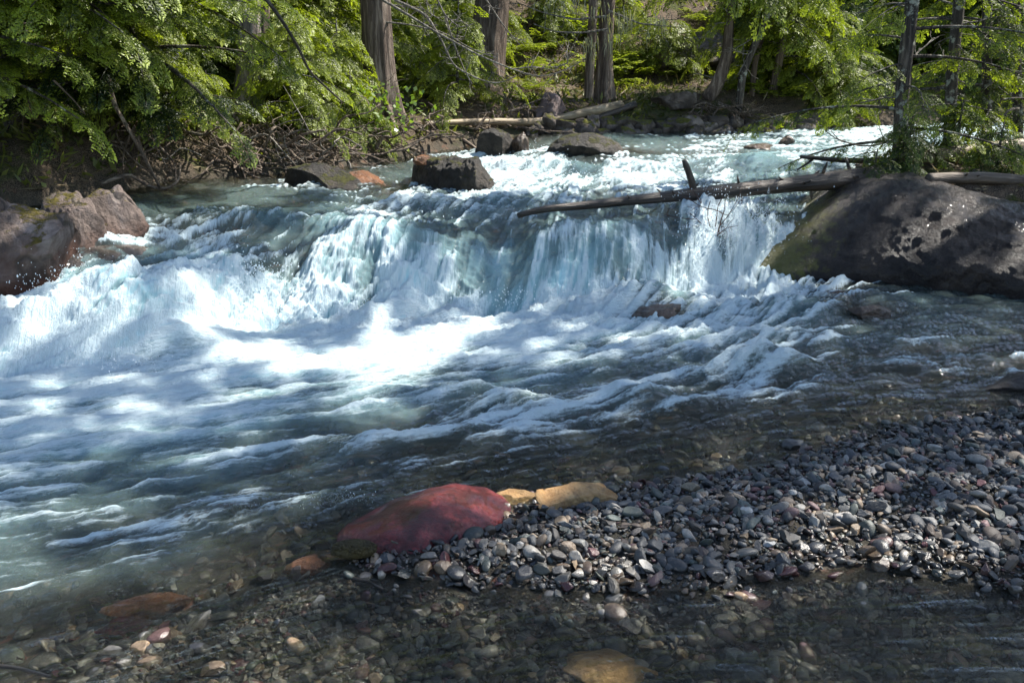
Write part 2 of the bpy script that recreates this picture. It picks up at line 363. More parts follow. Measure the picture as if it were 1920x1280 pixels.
# ground sheet
def soil_mat():
    m, t, p, out = mat_new('forest_floor')
    g = nd(t, 'ShaderNodeNewGeometry').outputs['Position']
    duff = ramp(t, noise(t, g, 5, 8, .7), [(.38, (.012, .008, .005)), (.52, (.05, .033, .02)), (.68, (.17, .12, .08))])
    duff = mixc(t, mrange(t, noise(t, g, 90, 3, .7), .45, .6), duff, (.26, .19, .125))
    moss = ramp(t, noise(t, g, 30, 5, .7), [(.35, (.03, .045, .008)), (.65, (.12, .13, .02))])
    land = mixc(t, mrange(t, noise(t, g, 1.1, 6, .65, .5), .52, .6), duff, moss)
    bed = ramp(t, noise(t, g, 6, 7, .7), [(.3, (.03, .03, .022)), (.48, (.07, .062, .045)), (.58, (.12, .10, .07)), (.67, (.27, .11, .07)), (.78, (.16, .18, .13))])
    a = attr(t, 'land').outputs['Fac']
    t.links.new(mixc(t, a, bed, land), p.inputs['Base Color']); p.inputs['Roughness'].default_value = .95
    h = mth(t, 'ADD', noise(t, g, 14, 8, .75), mth(t, 'MULTIPLY', noise(t, g, 110, 3, .7), .3))
    t.links.new(bump(t, h, 1, .08), p.inputs['Normal'])
    return m
X, Y, F = polar_grid(-58, 58, 420, 1.0, 60, 520, 'inv')
X2 = X.copy(); Y2 = Y.copy()
Z = ground(X, Y)
sf = sdf(X, Y, FAR); sr = sdf(X, Y, RIGHT)
landf = np.maximum(sstep(-.05, .15, sf), sstep(-.05, .15, sr))
Z = Z + landf*.05*fbm2(X*5, Y*5, 4, 77)
gro = mesh_np('ground', np.stack([X, Y, Z], -1).reshape(-1, 3), F, soil_mat(), attrs={'land': landf.ravel()})
tag(gro, kind='structure')

# ------------------------------------------------------------------ water surface
WB = [(720,480,.25,.40,.30),(1120,490,.20,.42,.28),(270,560,.12,.35,.25),(945,490,-.2,.14,.4),(530,500,-.14,.12,.35),(1270,480,-.08,.1,.3),(230,575,.1,.45,.25),(150,500,.12,.25,.35),(60,520,-.1,.25,.3),(1240,578,.15,.24,.17),(960,778,.11,.26,.1),(1195,765,.12,.14,.09),(1420,703,.15,.18,.1),(1080,800,-.05,.15,.1),(1310,770,.06,.2,.08),(880,740,.06,.2,.08),
(1480,585,.13,.4,.22),(1600,565,.06,.3,.15),(1440,640,.08,.25,.12),(640,945,.06,.22,.07),(450,968,.045,.3,.08),(700,850,.07,.22,.1),(850,828,.05,.2,.09),(1410,315,.16,.55,.18),(1380,440,.1,.3,.2),(1330,400,.07,.25,.15),(1100,295,.1,.5,.2),
(1000,318,.12,.4,.12),(1150,320,.1,.4,.12),(880,385,.08,.4,.15),(1240,700,.05,.3,.1),(1600,705,.04,.5,.05),(1760,695,.035,.4,.05),(1530,700,.03,.3,.06),(700,735,.04,.3,.06),(330,655,.07,.15,.08),(560,430,.07,.4,.15),(420,410,.07,.5,.15)]
def water_base(x, y):
    z = wl(x, y)
    for px, py, h, sx, sy in WB:
        c = wbc[(px, py)]
        z = z + h*np.exp(-.5*(((x-c[0])/sx)**2+((y-c[1])/sy)**2))
    return z
def onwater(px, py):
    """point of the calm water surface seen at photo position"""
    d = ray(px, py); t = np.linspace(1, 40, 4000); zz = wl(d[0]*t, d[1]*t)
    k = np.argmax(CH+d[2]*t <= zz); return np.array([d[0]*t[k], d[1]*t[k], zz[k]])
wbc = {(b[0], b[1]): onwater(b[0], b[1]) for b in WB}
NA, NR = 1150, 1050
X, Y, F = polar_grid(-37, 37, NA, 1.5, 30, NR, None, hfun=wl)
Zb = water_base(X, Y)
PXm, PYm = proj(X, Y, wl(X, Y))
foam_c = samp(fm, PXm, PYm)
# flow grid in world space for line integral convolution
GX0, GX1, GY0, GY1, GN = -14., 14., 1., 31., 700
gx = np.linspace(GX0, GX1, GN); gy = np.linspace(GY0, GY1, GN)
GX, GY = np.meshgrid(gx, gy); GW = wl(GX, GY); gpx, gpy = proj(GX, GY, GW)
fu = samp(fl[0], gpx, gpy); fv = samp(fl[1], gpx, gpy)
fu = fu + .12*fbm2(GX*1.2, GY*1.2, 2, 90); fv = fv+.12*fbm2(GX*1.2, GY*1.2, 2, 91)
nrm = np.hypot(fu, fv)+1e-6; fu /= nrm; fv /= nrm
dWy, dWx = np.gradient(GW, gy, gx)
slope = np.sqrt(1+(1.4*(fu*dWx+fv*dWy))**2); fu /= slope; fv /= slope
def gs(M, x, y):
    u = np.clip((x-GX0)/(GX1-GX0)*(GN-1), 0, GN-1.001); v = np.clip((y-GY0)/(GY1-GY0)*(GN-1), 0, GN-1.001)
    i = u.astype(np.int32); j = v.astype(np.int32); fx = u-i; fy = v-j
    return (M[j, i]*(1-fx)+M[j, i+1]*fx)*(1-fy)+(M[j+1, i]*(1-fx)+M[j+1, i+1]*fx)*fy
rs = np.random.RandomState(4)
TN = 1024; tex = rs.rand(TN, TN).astype(np.float32)
def tx(x, y):
    xi = np.floor(x).astype(np.int64); yi = np.floor(y).astype(np.int64); fx = x-xi; fy = y-yi
    a = tex[yi % TN, xi % TN]; b = tex[yi % TN, (xi+1) % TN]; c = tex[(yi+1) % TN, xi % TN]; d = tex[(yi+1) % TN, (xi+1) % TN]
    return (a*(1-fx)+b*fx)*(1-fy)+(c*(1-fx)+d*fx)*fy
def lic(x, y, freq, length, steps, off):
    """noise smeared along the current"""
    acc = 0; wsum = 0
    for sgn in (-1, 1):
        px, py = x.copy(), y.copy(); h = length/steps
        for k in range(steps+1):
            if k or sgn > 0:
                wg = math.cos(k/(steps+1)*PI/2)**1.0
                s = py+1.4*gs(GW, px, py)
                acc = acc + wg*tx(px*freq+off*31.7, s*freq+off*17.3); wsum += wg
            u = gs(fu, px, py); v = gs(fv, px, py)
            px = px+sgn*h*u; py = py+sgn*h*v
    r = acc/wsum
    return (r-r.mean())/r.std()
L1 = lic(X, Y, 34., .3, 12, 1)      # fine streaks
L2 = lic(X, Y, 13., .3, 8, 2)      # streaks
L3 = lic(X, Y, 4.5, .7, 8, 3)      # broad bands
L4 = lic(X, Y, 60., .12, 9, 4)
T1 = fbm2(X*8+.15*L2, (Y+1.4*gs(GW, X, Y))*6, 5, 31, .62)*2.2
Gd = ground(X, Y, True)
depth0 = Zb-Gd
shal = sstep(0.0, .18, depth0)
mlk = samp(mk, PXm, PYm); T0 = fbm2(X*2.3, (Y+1.4*gs(GW, X, Y))*1.8, 3, 66)*2
RG = 1-np.abs(fbm2(X*3.1+.12*L3, Y*4.6, 4, 120, .55))*3.4; RG = np.clip(RG, -1, 1)
fw = sstep(.12, .4, np.abs(np.gradient(gs(GW, X, Y), axis=0)/(np.gradient(Y, axis=0)+1e-5)))*sstep(640, 600, PYm)
f0 = f_ = foam_c + .10*L2*(.3+foam_c*(1.0-foam_c)*2.6) + .07*L3*(.3+foam_c*(1-foam_c)*2.5) + .10*L1*(.25+foam_c*(1-foam_c)*3) + .08*T1*np.minimum(1, foam_c*2) + .05*L4*(.3+foam_c)
f = f_+.05*L4*(.3+foam_c)+.05*L1*foam_c
f = f*(1-fw)+fw*(foam_c+.03+.05*L2+.11*L1+.06*L4+.03*L3+.045*T1+.13*T0)
thin = np.maximum(0, L2*.6+L1*.6+L4*.3-1.25)*np.clip(.25+foam_c, 0, .6)*sstep(.05, .2, depth0)
f = f+thin*.45+.07*T0*(1-fw)*np.clip(foam_c*2, 0, 1)+(1-fw)*.13*(RG-.25)*np.clip(foam_c*2.2, 0, 1)*sstep(.05, .2, depth0)
pw = sstep(590, 635, PYm)*sstep(.2, .8, mlk)
f = f*(1-.82*pw)+.82*pw*(.68+.18*mlk+.035*L2+.045*L1+.035*L3+.045*T1+.06*T0)
foam = .72*sstep(.28, 1.08, f)+.28*sstep(.5, .85, f)
foam = np.clip(foam*shal + .0, 0, 1)
amp = (.021+.05*foam_c)*shal*np.clip(np.hypot(X, Y)/6., .55, 1.15)*(1-.45*sstep(11.5, 14, np.hypot(X, Y)))
turb = .5*L2*.35 + .35*L3*.6
amp = amp*(1-.62*pw)
disp = amp*.55*(RG-.3)+amp*(.34*L3+(.24-.1*fw)*L2+(.17-.09*fw)*L1) + .014*fw*T1 + amp*.5*foam_c*T1*.35 + .0022*L4*(foam_c+.35)*shal
disp += (.0022*L2+.0018*L1+.001*L4)*sstep(0, .015, depth0)
ripple = .006*fbm2(X*7, Y*9, 3, 50)*shal
boost = np.exp(-.5*(((PXm-1360)/90)**2+((PYm-440)/70)**2))
disp += boost*.03*np.maximum(0, fbm2(X*7, Y*7, 4, 88, .6)*1.8)
Zw = Zb+disp+ripple
depth = np.clip(Zw-Gd, 0, 3)
for px_, py_, sx_, sy_ in ((185,478,.3,.5),(1236,588,.3,.2),(1628,588,.22,.15),(1572,560,.2,.15),(608,345,.5,.3),(700,345,.5,.3),(1098,293,.6,.4),(1150,285,.9,.35),(1430,279,.3,.2),(975,935,.2,.15),(592,1068,.2,.15),(275,1135,.3,.15),(235,1175,.25,.12),(1150,1262,.3,.25)):
    c = onwater(px_, py_); depth = depth*(1-.93*np.exp(-.5*(((X-c[0])/sx_)**2+((Y-c[1])/sy_)**2)))
def water_mat():
    m, t, p, out = mat_new('river_water'); t.nodes.remove(p)
    fo = attr(t, 'foam').outputs['Fac']; de = attr(t, 'depth').outputs['Fac']
    g = nd(t, 'ShaderNodeNewGeometry').outputs['Position']
    st = attr(t, 'streak').outputs['Fac']
    def stretch(rz, sc_, det, dist=.5):
        mp = nd(t, 'ShaderNodeMapping'); mp.inputs['Rotation'].default_value = (0, 0, rz); t.links.new(g, mp.inputs[0])
        m2_ = nd(t, 'ShaderNodeMapping'); m2_.inputs['Scale'].default_value = sc_; t.links.new(mp.outputs[0], m2_.inputs[0])
        return noise(t, m2_.outputs[0], 1., det, .68, dist)
    fa = attr(t, 'fall').outputs['Fac']
    def two(sc1, sc2, det):
        mx = nd(t, 'ShaderNodeMix', data_type='FLOAT'); t.links.new(fa, mx.inputs[0])
        t.links.new(stretch(rad(-26), sc1, det), mx.inputs[2]); t.links.new(stretch(rad(0), sc2, det), mx.inputs[3]); return mx.outputs[0]
    nA = two((14, 60, 60), (60, 9, 7), 6); nB = two((5, 22, 22), (24, 5, 4), 6)
    n2 = noise(t, mapping(t, g, (9, 24, 12)), 1., 6, .6, .4)
    nb = bump(t, mth(t, 'ADD', mth(t, 'MULTIPLY', n2, .7), mth(t, 'ADD', mth(t, 'MULTIPLY', nA, .5), mth(t, 'MULTIPLY', nB, .8))), .75, .05)
    nf = bump(t, mth(t, 'ADD', mth(t, 'MULTIPLY', noise(t, g, 55, 6, .75), .5), mth(t, 'ADD', nA, mth(t, 'MULTIPLY', nB, .8))), .8, .04)
    trn = nd(t, 'ShaderNodeBsdfTransparent'); trn.inputs[0].default_value = (.91, .92, .83, 1)
    body = nd(t, 'ShaderNodeBsdfDiffuse')
    bc = mixc(t, mrange(t, de, .05, .6), (.115, .112, .075), (.075, .14, .148))
    bc = mixc(t, attr(t, 'milk').outputs['Fac'], bc, (.40, .65, .70)); t.links.new(bc, body.inputs[0])
    mb = nd(t, 'ShaderNodeMixShader'); t.links.new(mth(t, 'MAXIMUM', mrange(t, de, 0.05, .8, 0.0, .85), mth(t, 'MULTIPLY', attr(t, 'milk').outputs['Fac'], mrange(t, de, .02, .15, 0, .95))), mb.inputs[0])
    t.links.new(trn.outputs[0], mb.inputs[1]); t.links.new(body.outputs[0], mb.inputs[2])
    gl = nd(t, 'ShaderNodeBsdfGlossy', i_Roughness=.09); t.links.new(nb, gl.inputs['Normal'])
    fr = nd(t, 'ShaderNodeFresnel', i_IOR=1.33); t.links.new(nb, fr.inputs['Normal'])
    mg = nd(t, 'ShaderNodeMixShader'); t.links.new(fr.outputs[0], mg.inputs[0])
    t.links.new(mb.outputs[0], mg.inputs[1]); t.links.new(gl.outputs[0], mg.inputs[2])
    fd = nd(t, 'ShaderNodeBsdfPrincipled'); fd.inputs['Base Color'].default_value = (.64, .76, .79, 1); fd.inputs['Roughness'].default_value = .45
    fd.inputs['Specular IOR Level'].default_value = .3
    t.links.new(nf, fd.inputs['Normal'])
    mf = nd(t, 'ShaderNodeMixShader');
    nz = mth(t, 'ADD', mth(t, 'SUBTRACT', nA, .5), mth(t, 'SUBTRACT', nB, .5))
    fq = mth(t, 'MULTIPLY', fo, mth(t, 'SUBTRACT', 1.15, fo))
    ff = mth(t, 'ADD', fo, mth(t, 'MULTIPLY', nz, mth(t, 'ADD', mth(t, 'MULTIPLY', fq, 5.), .12)))
    t.links.new(mrange(t, ff, .12, .85), mf.inputs[0])
    t.links.new(mg.outputs[0], mf.inputs[1]); t.links.new(fd.outputs[0], mf.inputs[2])
    t.links.new(mf.outputs[0], out.inputs[0])
    return m
# keep only faces that carry water
vis = (Zw-Gd) > -.06
Fk = F[vis.ravel()[F].any(axis=1)]
used = np.zeros(X.size, bool); used[Fk.ravel()] = True; remap = np.cumsum(used)-1
Vw = np.stack([X, Y, Zw], -1).reshape(-1, 3)[used]
wat = mesh_np('river_water', Vw, remap[Fk], water_mat(), attrs={'foam': foam.ravel()[used], 'depth': depth.ravel()[used], 'streak': (L1*.5+L4*.5).ravel()[used], 'milk': (np.clip(samp(mk, PXm, PYm)*(1+.13*L3+.1*L2+.05*L1)+.05*L2*foam_c, 0, 1)*shal).ravel()[used], 'fall': np.maximum(sstep(560, 500, PYm)*sstep(400, 430, PYm), sstep(.15, .5, np.abs(np.gradient(gs(GW, X, Y), axis=0)/(np.gradient(Y, axis=0)+1e-5)))).ravel()[used]})
tag(wat, kind='structure')
# ------------------------------------------------------------------ geometry builders
def ico(sub):
    import bmesh
    bm = bmesh.new(); bmesh.ops.create_icosphere(bm, subdivisions=sub, radius=1)
    V = np.array([v.co[:] for v in bm.verts]); Fa = np.array([[v.index for v in f.verts] for f in bm.faces]); bm.free()
    return V, Fa
ICO = {k: ico(k) for k in (1, 2, 3, 4, 5, 6)}
def pebble_template(seed, sub=2):
    r = np.random.RandomState(seed); V, Fa = ICO[sub]; V = V.copy()
    for _ in range(r.randint(6, 13) if seed % 2 else r.randint(2, 5)):
        n = r.normal(size=3); n /= np.linalg.norm(n); d = r.uniform(.4, .8)
        k = V@n; over = np.maximum(k-d, 0); V -= over[:, None]*n*.98
    V *= [1.15, r.uniform(.6, 1.), r.uniform(.3, .65)]
    V += .025*r.normal(size=V.shape)*(0.5 if sub > 2 else 1)
    return V, Fa
def rot_rand(r, n, flat=.35):
    """random rotations, mostly lying flat"""
    az = r.uniform(0, 2*PI, n); tx_ = r.normal(0, flat, n); ty_ = r.normal(0, flat, n)
    c, s = np.cos(az), np.sin(az); z = np.zeros(n); o = np.ones(n)
    Rz = np.stack([c, -s, z, s, c, z, z, z, o], -1).reshape(n, 3, 3)
    c, s = np.cos(tx_), np.sin(tx_); Rx = np.stack([o, z, z, z, c, -s, z, s, c], -1).reshape(n, 3, 3)
    c, s = np.cos(ty_), np.sin(ty_); Ry = np.stack([c, z, s, z, o, z, -s, z, c], -1).reshape(n, 3, 3)
    return Rx@Ry@Rz
def boulder_mesh(seed, sub, radii, planes=9, lump=.2, fine=.05, cut=(.45, .82)):
    r = np.random.RandomState(seed); V, Fa = ICO[sub]; V = V.copy()
    for _ in range(planes):
        n = r.normal(size=3); n /= np.linalg.norm(n); d = r.uniform(*cut)
        k = V@n; V -= np.maximum(k-d, 0)[:, None]*n*.95
    nn = V/np.linalg.norm(V, axis=1)[:, None]
    V += nn*(lump*fbm(V[:, 0]*1.6, V[:, 1]*1.6, V[:, 2]*1.6, 4, seed)+fine*fbm(V[:, 0]*6, V[:, 1]*6, V[:, 2]*6, 5 if sub > 5 else 4, seed+9, .62))[:, None]
    return V*np.array(radii), Fa
def rotz(V, a):
    c, s = math.cos(a), math.sin(a); M = np.array([[c, -s, 0], [s, c, 0], [0, 0, 1]]); return V@M.T
def boulder(name, loc, radii, seed, mat, label, rot=0., sub=5, group=None, cat='boulder', tilt=0., **kw):
    V, Fa = boulder_mesh(seed, sub, radii, **kw)
    if tilt:
        c, s = math.cos(tilt), math.sin(tilt); V = V@np.array([[c, 0, s], [0, 1, 0], [-s, 0, c]]).T
    V = rotz(V, rot)
    o = mesh_np(name, V, Fa, mat); o.location = loc
    return tag(o, label, cat, group)
def loft_boulder(name, st, mat, seed, label, cat='boulder', nth=72, nx=110, p=.75, lump=.05, fine=.012, under=0., planes=(), ridge=.0, lean=0.):
    """st: rows of (x, yfront, yback, zbottom, ztop)"""
    st = np.array(st, float); q = np.linspace(0, 1, len(st)); qq = np.linspace(0, 1, nx)
    def sm(c):
        v = np.interp(qq, q, c)
        for _ in range(3): v[1:-1] = (v[:-2]+2*v[1:-1]+v[2:])/4
        return v
    x, yf, yb, z0, z1 = [sm(st[:, k]) for k in range(5)]
    th = np.linspace(-.35*PI, 1.35*PI, nth)
    cy, sy = np.cos(th), np.sin(th)
    sp = lambda v, e: np.sign(v)*np.abs(v)**e
    yc = (yf+yb)/2; ry = (yb-yf)/2; h = (z1-z0)
    Yy = yc[:, None]-ry[:, None]*sp(cy, p)[None]*(1-under*(np.maximum(0, .35-sy)[None]))
    Zz = z0[:, None]+h[:, None]*np.where(sy > 0, sp(sy, p), sy*.8)[None]
    Yy = Yy+lean*np.clip(Zz-z0[:, None], 0, None)
    Xx = np.broadcast_to(x[:, None], Yy.shape)
    V = np.stack([Xx, Yy, Zz], -1).reshape(-1, 3)
    ctr = V.mean(0)
    cen = np.stack([Xx, np.broadcast_to(yc[:, None], Yy.shape), np.broadcast_to((z0+.3*h)[:, None], Yy.shape)], -1).reshape(-1, 3)
    nn = V-cen; nn /= (np.linalg.norm(nn, axis=1)[:, None]+1e-6)
    fall = np.repeat(np.minimum(1, (h/h.max())**1), nth)
    V = V+nn*(fall*(lump*2*fbm(V[:, 0]*2.2, V[:, 1]*2.2, V[:, 2]*2.2, 4, seed)+fine*2*fbm(V[:, 0]*11, V[:, 1]*11, V[:, 2]*11, 4, seed+5)))[:, None]
    if ridge:
        cr = 1-np.abs(fbm(V[:, 0]*3.1, V[:, 1]*3.1, V[:, 2]*4.5, 4, seed+21, .62))*3.2; c2 = 1-np.abs(fbm(V[:, 0]*12, V[:, 1]*12, V[:, 2]*17, 3, seed+23, .6))*3
        V = V-nn*(fall*ridge*(np.clip(cr, 0, 1)**2+.35*np.clip(c2, 0, 1)**2))[:, None]
    for (a, b, amt) in planes:   # a point, b outward normal: shave what sticks out
        b = np.array(b, float); b /= np.linalg.norm(b); k = (V-np.array(a))@b
        V -= np.maximum(k, 0)[:, None]*b*amt
    i = np.arange(nx-1)[:, None]*nth+np.arange(nth-1)[None]
    Fa = np.stack([i, i+nth, i+nth+1, i+1], -1).reshape(-1, 4)
    # close the open underside and the ends
    j = np.arange(nx-1)*nth; Fb = np.stack([j, j+nth-1, j+nth+nth-1, j+nth], -1)
    e0 = V[:nth].mean(0); e1 = V[-nth:].mean(0); n0 = len(V); V = np.vstack([V, e0, e1])
    k = np.arange(nth); k2 = (k+1) % nth
    T = np.vstack([np.stack([np.full(nth, n0), k, k2], -1), np.stack([np.full(nth, n0+1), (nx-1)*nth+k2, (nx-1)*nth+k], -1)])
    o = mesh_np(name, V-ctr, [Fa, Fb, T], mat); o.location = ctr
    return tag(o, label, cat)
def pix_st(rows, dback, zb=-.15):
    """rows: (photo x, photo top y, photo base y, base level z) -> loft stations at real distances"""
    out = []
    for r in rows:
        px, ty, by, z = r[:4]; db = r[4] if len(r) > 4 else dback
        b = PZ(px, by, z); yf = b[1]; ym = yf+db*.5
        tp = PY(px, ty, ym); out.append((tp[0], yf, yf+db, z+zb, max(tp[2], z+.01)))
    return out

def tube(P, Rr, n=8, twist=0., cap=True, fur=0., seed=0, furk=5):
    """tapered tube along polyline"""
    P = np.asarray(P, float); Rr = np.broadcast_to(np.asarray(Rr, float), (len(P),)); m = len(P)
    T = np.gradient(P, axis=0); T /= np.linalg.norm(T, axis=1)[:, None]+1e-9
    ref = np.array([0, 0, 1.]) if abs(T[:, 2]).mean() < .8 else np.array([0, 1., 0])
    A = np.cross(T, ref); A /= np.linalg.norm(A, axis=1)[:, None]+1e-9; B = np.cross(T, A)
    th = np.linspace(0, 2*PI, n, endpoint=False)
    rr = Rr[:, None]*np.ones(n)[None]
    if fur:
        zz = np.arange(m)[:, None]*.35
        a = fbm2(np.cos(th)[None]*furk+zz*.12+seed, np.sin(th)[None]*furk+seed*3+zz*.05, 3, seed)
        rr = rr*(1+fur*a)
    V = P[:, None]+rr[..., None]*(np.cos(th)[None, :, None]*A[:, None]+np.sin(th)[None, :, None]*B[:, None])
    V = V.reshape(-1, 3)
    i = np.arange(m-1)[:, None]*n+np.arange(n)[None]; i2 = np.arange(m-1)[:, None]*n+((np.arange(n)+1) % n)[None]
    Fq = np.stack([i, i2, i2+n, i+n], -1).reshape(-1, 4)
    if cap:
        V = np.vstack([V, P[0], P[-1]]); c0 = m*n
        k = np.arange(n); k2 = (k+1) % n
        c = np.vstack([np.stack([np.full(n, c0), k2, k, k], -1), np.stack([np.full(n, c0+1), (m-1)*n+k, (m-1)*n+k2, (m-1)*n+k2], -1)])
        Tq = c[:, :3]
        return V, Fq, Tq
    return V, Fq, np.zeros((0, 3), int)
class MB:
    def __init__(s): s.V = []; s.Q = []; s.T = []; s.A = []; s.n = 0
    def add(s, V, Q=None, T=None, tint=None):
        s.V.append(V)
        if Q is not None and len(Q): s.Q.append(Q+s.n)
        if T is not None and len(T): s.T.append(T+s.n)
        s.A.append(np.broadcast_to(np.asarray(0. if tint is None else tint, float), (len(V),)))
        s.n += len(V); return s
    def tube(s, *a, **k):
        V, Q, T = tube(*a, **k); return s.add(V, Q, T)
    def build(s, name, mat, parent=None, smooth=True, origin=None):
        V = np.vstack(s.V)
        if origin is not None: V = V-np.asarray(origin)
        F_ = []
        if s.Q: F_.append(np.vstack(s.Q))
        if s.T: F_.append(np.vstack(s.T))
        return mesh_np(name, V, F_, mat, parent, smooth, {'tint': np.concatenate(s.A)})
def spline(P, n):
    """smooth polyline through control points"""
    P = np.asarray(P, float)
    if len(P) == 2: return P[0]+(P[1]-P[0])*np.linspace(0, 1, n)[:, None]
    t = np.concatenate([[0], np.cumsum(np.linalg.norm(np.diff(P, axis=0), axis=1))]); q = np.linspace(0, t[-1], n)
    out = np.stack([np.interp(q, t, P[:, k]) for k in range(P.shape[1])], -1)
    for _ in range(max(1, n//(len(P)*2))): out[1:-1] = (out[:-2]+2*out[1:-1]+out[2:])/4
    return out

# ---- foliage sprays ---------------------------------------------------------
def leafquads(B, D, S, ln, wd):
    """diamond leaves: base B, direction D, side S"""
    V = np.stack([B, B+D*ln[:, None]*.45+S*wd[:, None], B+D*ln[:, None], B+D*ln[:, None]*.45-S*wd[:, None]], 1)
    n = len(B); return V.reshape(-1, 3), np.arange(n*4).reshape(n, 4)
def frond(seed, L=.6, ns=12, nl=7, lw=.012, ll=.035, spread=.5, droop=.35, ang=55, cedar=False):
    """a flat spray along +X lying in XY, hanging towards -Z at the tip"""
    r = np.random.RandomState(seed); Bs, Ds, Ss, ln, wd, tn = [], [], [], [], [], []
    for i in range(ns):
        t = (i+.5)/ns
        for sd in (-1, 1):
            if r.rand() < .07: continue
            l2 = L*spread*(1-t)**.75*(.35+min(1, t*4)*.65)*r.uniform(.75, 1.15)+.03
            a = rad(ang+r.normal(0, 6))*sd
            b = np.array([t*L, 0, 0]); d = np.array([math.cos(a), math.sin(a), r.normal(-.05, .12)])
            k = max(2, int(nl*l2/(L*spread)+1.5))
            for j in range(k):
                u = (j+.6)/k
                q = b+d*l2*u+np.array([0, 0, -.3*l2*u*u])
                for s2 in (-1, 1):
                    aa = a+s2*rad(42 if not cedar else 30)
                    Bs.append(q); Ds.append([math.cos(aa), math.sin(aa), r.normal(-.12, .2)])
                    ln.append(ll*r.uniform(.7, 1.25)*(1.15-.45*u)); wd.append(lw*r.uniform(.8, 1.2))
                    tn.append(np.clip(.12+.5*u*t+.45*u*u+r.normal(0, .12), 0, 1))  # tips lighter, inner leaves darker: sunlit tips painted into the tint
    Bs.append([L*.95, 0, 0]); Ds.append([1, 0, 0]); ln.append(ll*1.3); wd.append(lw*1.3); tn.append(.9)
    B = np.array(Bs); D = np.array(Ds); D /= np.linalg.norm(D, axis=1)[:, None]
    up = np.array([0, 0, 1.])+r.normal(0, .35, (len(B), 3)); S = np.cross(D, up); S /= np.linalg.norm(S, axis=1)[:, None]
    V, Q = leafquads(B, D, S, np.array(ln), np.array(wd))
    V[:, 2] -= droop*L*(np.clip(V[:, 0], 0, None)/L)**2
    return V, Q, np.repeat(np.array(tn), 4)
def basis(d, roll=0.):
    d = d/np.linalg.norm(d); s = np.cross([0, 0, 1.], d); ns_ = np.linalg.norm(s)
    s = s/ns_ if ns_ > 1e-3 else np.array([0, 1., 0]); u = np.cross(d, s)
    c, sn = math.cos(roll), math.sin(roll); return np.stack([d, c*s+sn*u, -sn*s+c*u], 1)
FR_HEM = [frond(i, L=.5, ns=13, nl=6, lw=.011, ll=.045, spread=.55, droop=.2, ang=48) for i in range(4)]
FR_MID = [frond(20+i, L=.55, ns=9, nl=5, lw=.014, ll=.05, spread=.45, droop=.3, ang=50) for i in range(4)]
FR_CED = [frond(40+i, L=.6, ns=9, nl=4, lw=.013, ll=.075, spread=.5, droop=.35, ang=40, cedar=True) for i in range(4)]
FR_FAR = [frond(60+i, L=.7, ns=6, nl=3, lw=.03, ll=.12, spread=.42, droop=.3, ang=50) for i in range(3)]
FR_SHADE = [frond(70+i, L=.5, ns=5, nl=3, lw=.03, ll=.10, spread=.6, droop=.2, ang=50) for i in range(3)]
def add_frond(mb, fr, pos, d, scale=1., roll=0., tint=0.):
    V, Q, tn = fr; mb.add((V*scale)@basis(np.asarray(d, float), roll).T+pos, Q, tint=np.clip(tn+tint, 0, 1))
def limb(leaf, wood, p0, az, length, rise, sag, frs, r, step=.13, fs=1., r0=.018, bare=.15, tint=0., nb=2, hang=0.):
    """one conifer limb with sprays on both sides"""
    n = max(6, int(length/.12)); t = np.linspace(0, 1, n)
    hd = np.array([math.cos(az), math.sin(az), 0]); sd = np.array([-hd[1], hd[0], 0])
    wob = np.cumsum(r.normal(0, .012, n)); P = p0+hd*(t*length)[:, None]+sd*wob[:, None]
    P[:, 2] += length*(rise*t-sag*t*t)
    if wood is not None: wood.tube(P, r0*(1-t*.85)*max(.4, length), n=5, cap=False)
    s = length*bare; k = 0
    while s < length:
        u = s/length; i = min(n-2, int(u*(n-1))); pos = P[i]+(P[i+1]-P[i])*(u*(n-1)-i)
        d = P[i+1]-P[i]; d /= np.linalg.norm(d)
        for sg in ((-1, 1) if nb == 2 else ((-1)**k,)):
            a = sg*rad(r.uniform(30, 62)); dd = d*math.cos(a)+np.cross([0, 0, 1.], d)*math.sin(a)
            dd[2] += r.normal(-.15-hang, .12)
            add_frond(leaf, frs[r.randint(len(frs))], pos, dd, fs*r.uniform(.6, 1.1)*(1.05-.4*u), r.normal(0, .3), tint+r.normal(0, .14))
        s += step*r.uniform(.8, 1.3)*fs; k += 1
    add_frond(leaf, frs[0], P[-1], d+np.array([0, 0, -.2-hang]), fs*.9, 0, tint+.1)
    return P

# ------------------------------------------------------------------ materials
M_dark = rock_mat('wet_dark_boulder', (.018, .012, .010), (.044, .030, .023), (.07, .049, .037), moss=.0, rough=.42, scale=2.6, bs=1.25, spec=.5, coat=.1, mossx=2.8)
M_darkmoss = rock_mat('dark_mossy_rock', (.016, .013, .01), (.05, .038, .028), (.09, .07, .05), moss=.42, mosscol=(.10, .10, .015), rough=.55, scale=3.2)
M_out = rock_mat('cracked_outcrop_rock', (.085, .058, .045), (.27, .205, .175), (.40, .33, .30), moss=.42, mosscol=(.20, .16, .012), rough=.7, scale=1.5, stain=(.42, .72, (.10, .034, .016)), crackamt=.6, bs=1.4)
M_red = rock_mat('wet_red_rock', (.05, .006, .006), (.17, .017, .016), (.30, .05, .048), rough=.38, scale=3.4, bs=.35, spec=.35, coat=.35, vein=.7)
M_tan = rock_mat('tan_rock', (.36, .18, .055), (.72, .47, .22), (.16, .07, .025), rough=.35, scale=4, bs=.4, spec=.5)
M_orange = rock_mat('orange_brown_rock', (.16, .07, .03), (.34, .15, .07), rough=.3, scale=5, bs=.6)
M_bank = rock_mat('mossy_bank_rock', (.14, .11, .09), (.36, .30, .25), (.45, .37, .32), moss=.4, mosscol=(.26, .25, .03), rough=.8, scale=4)
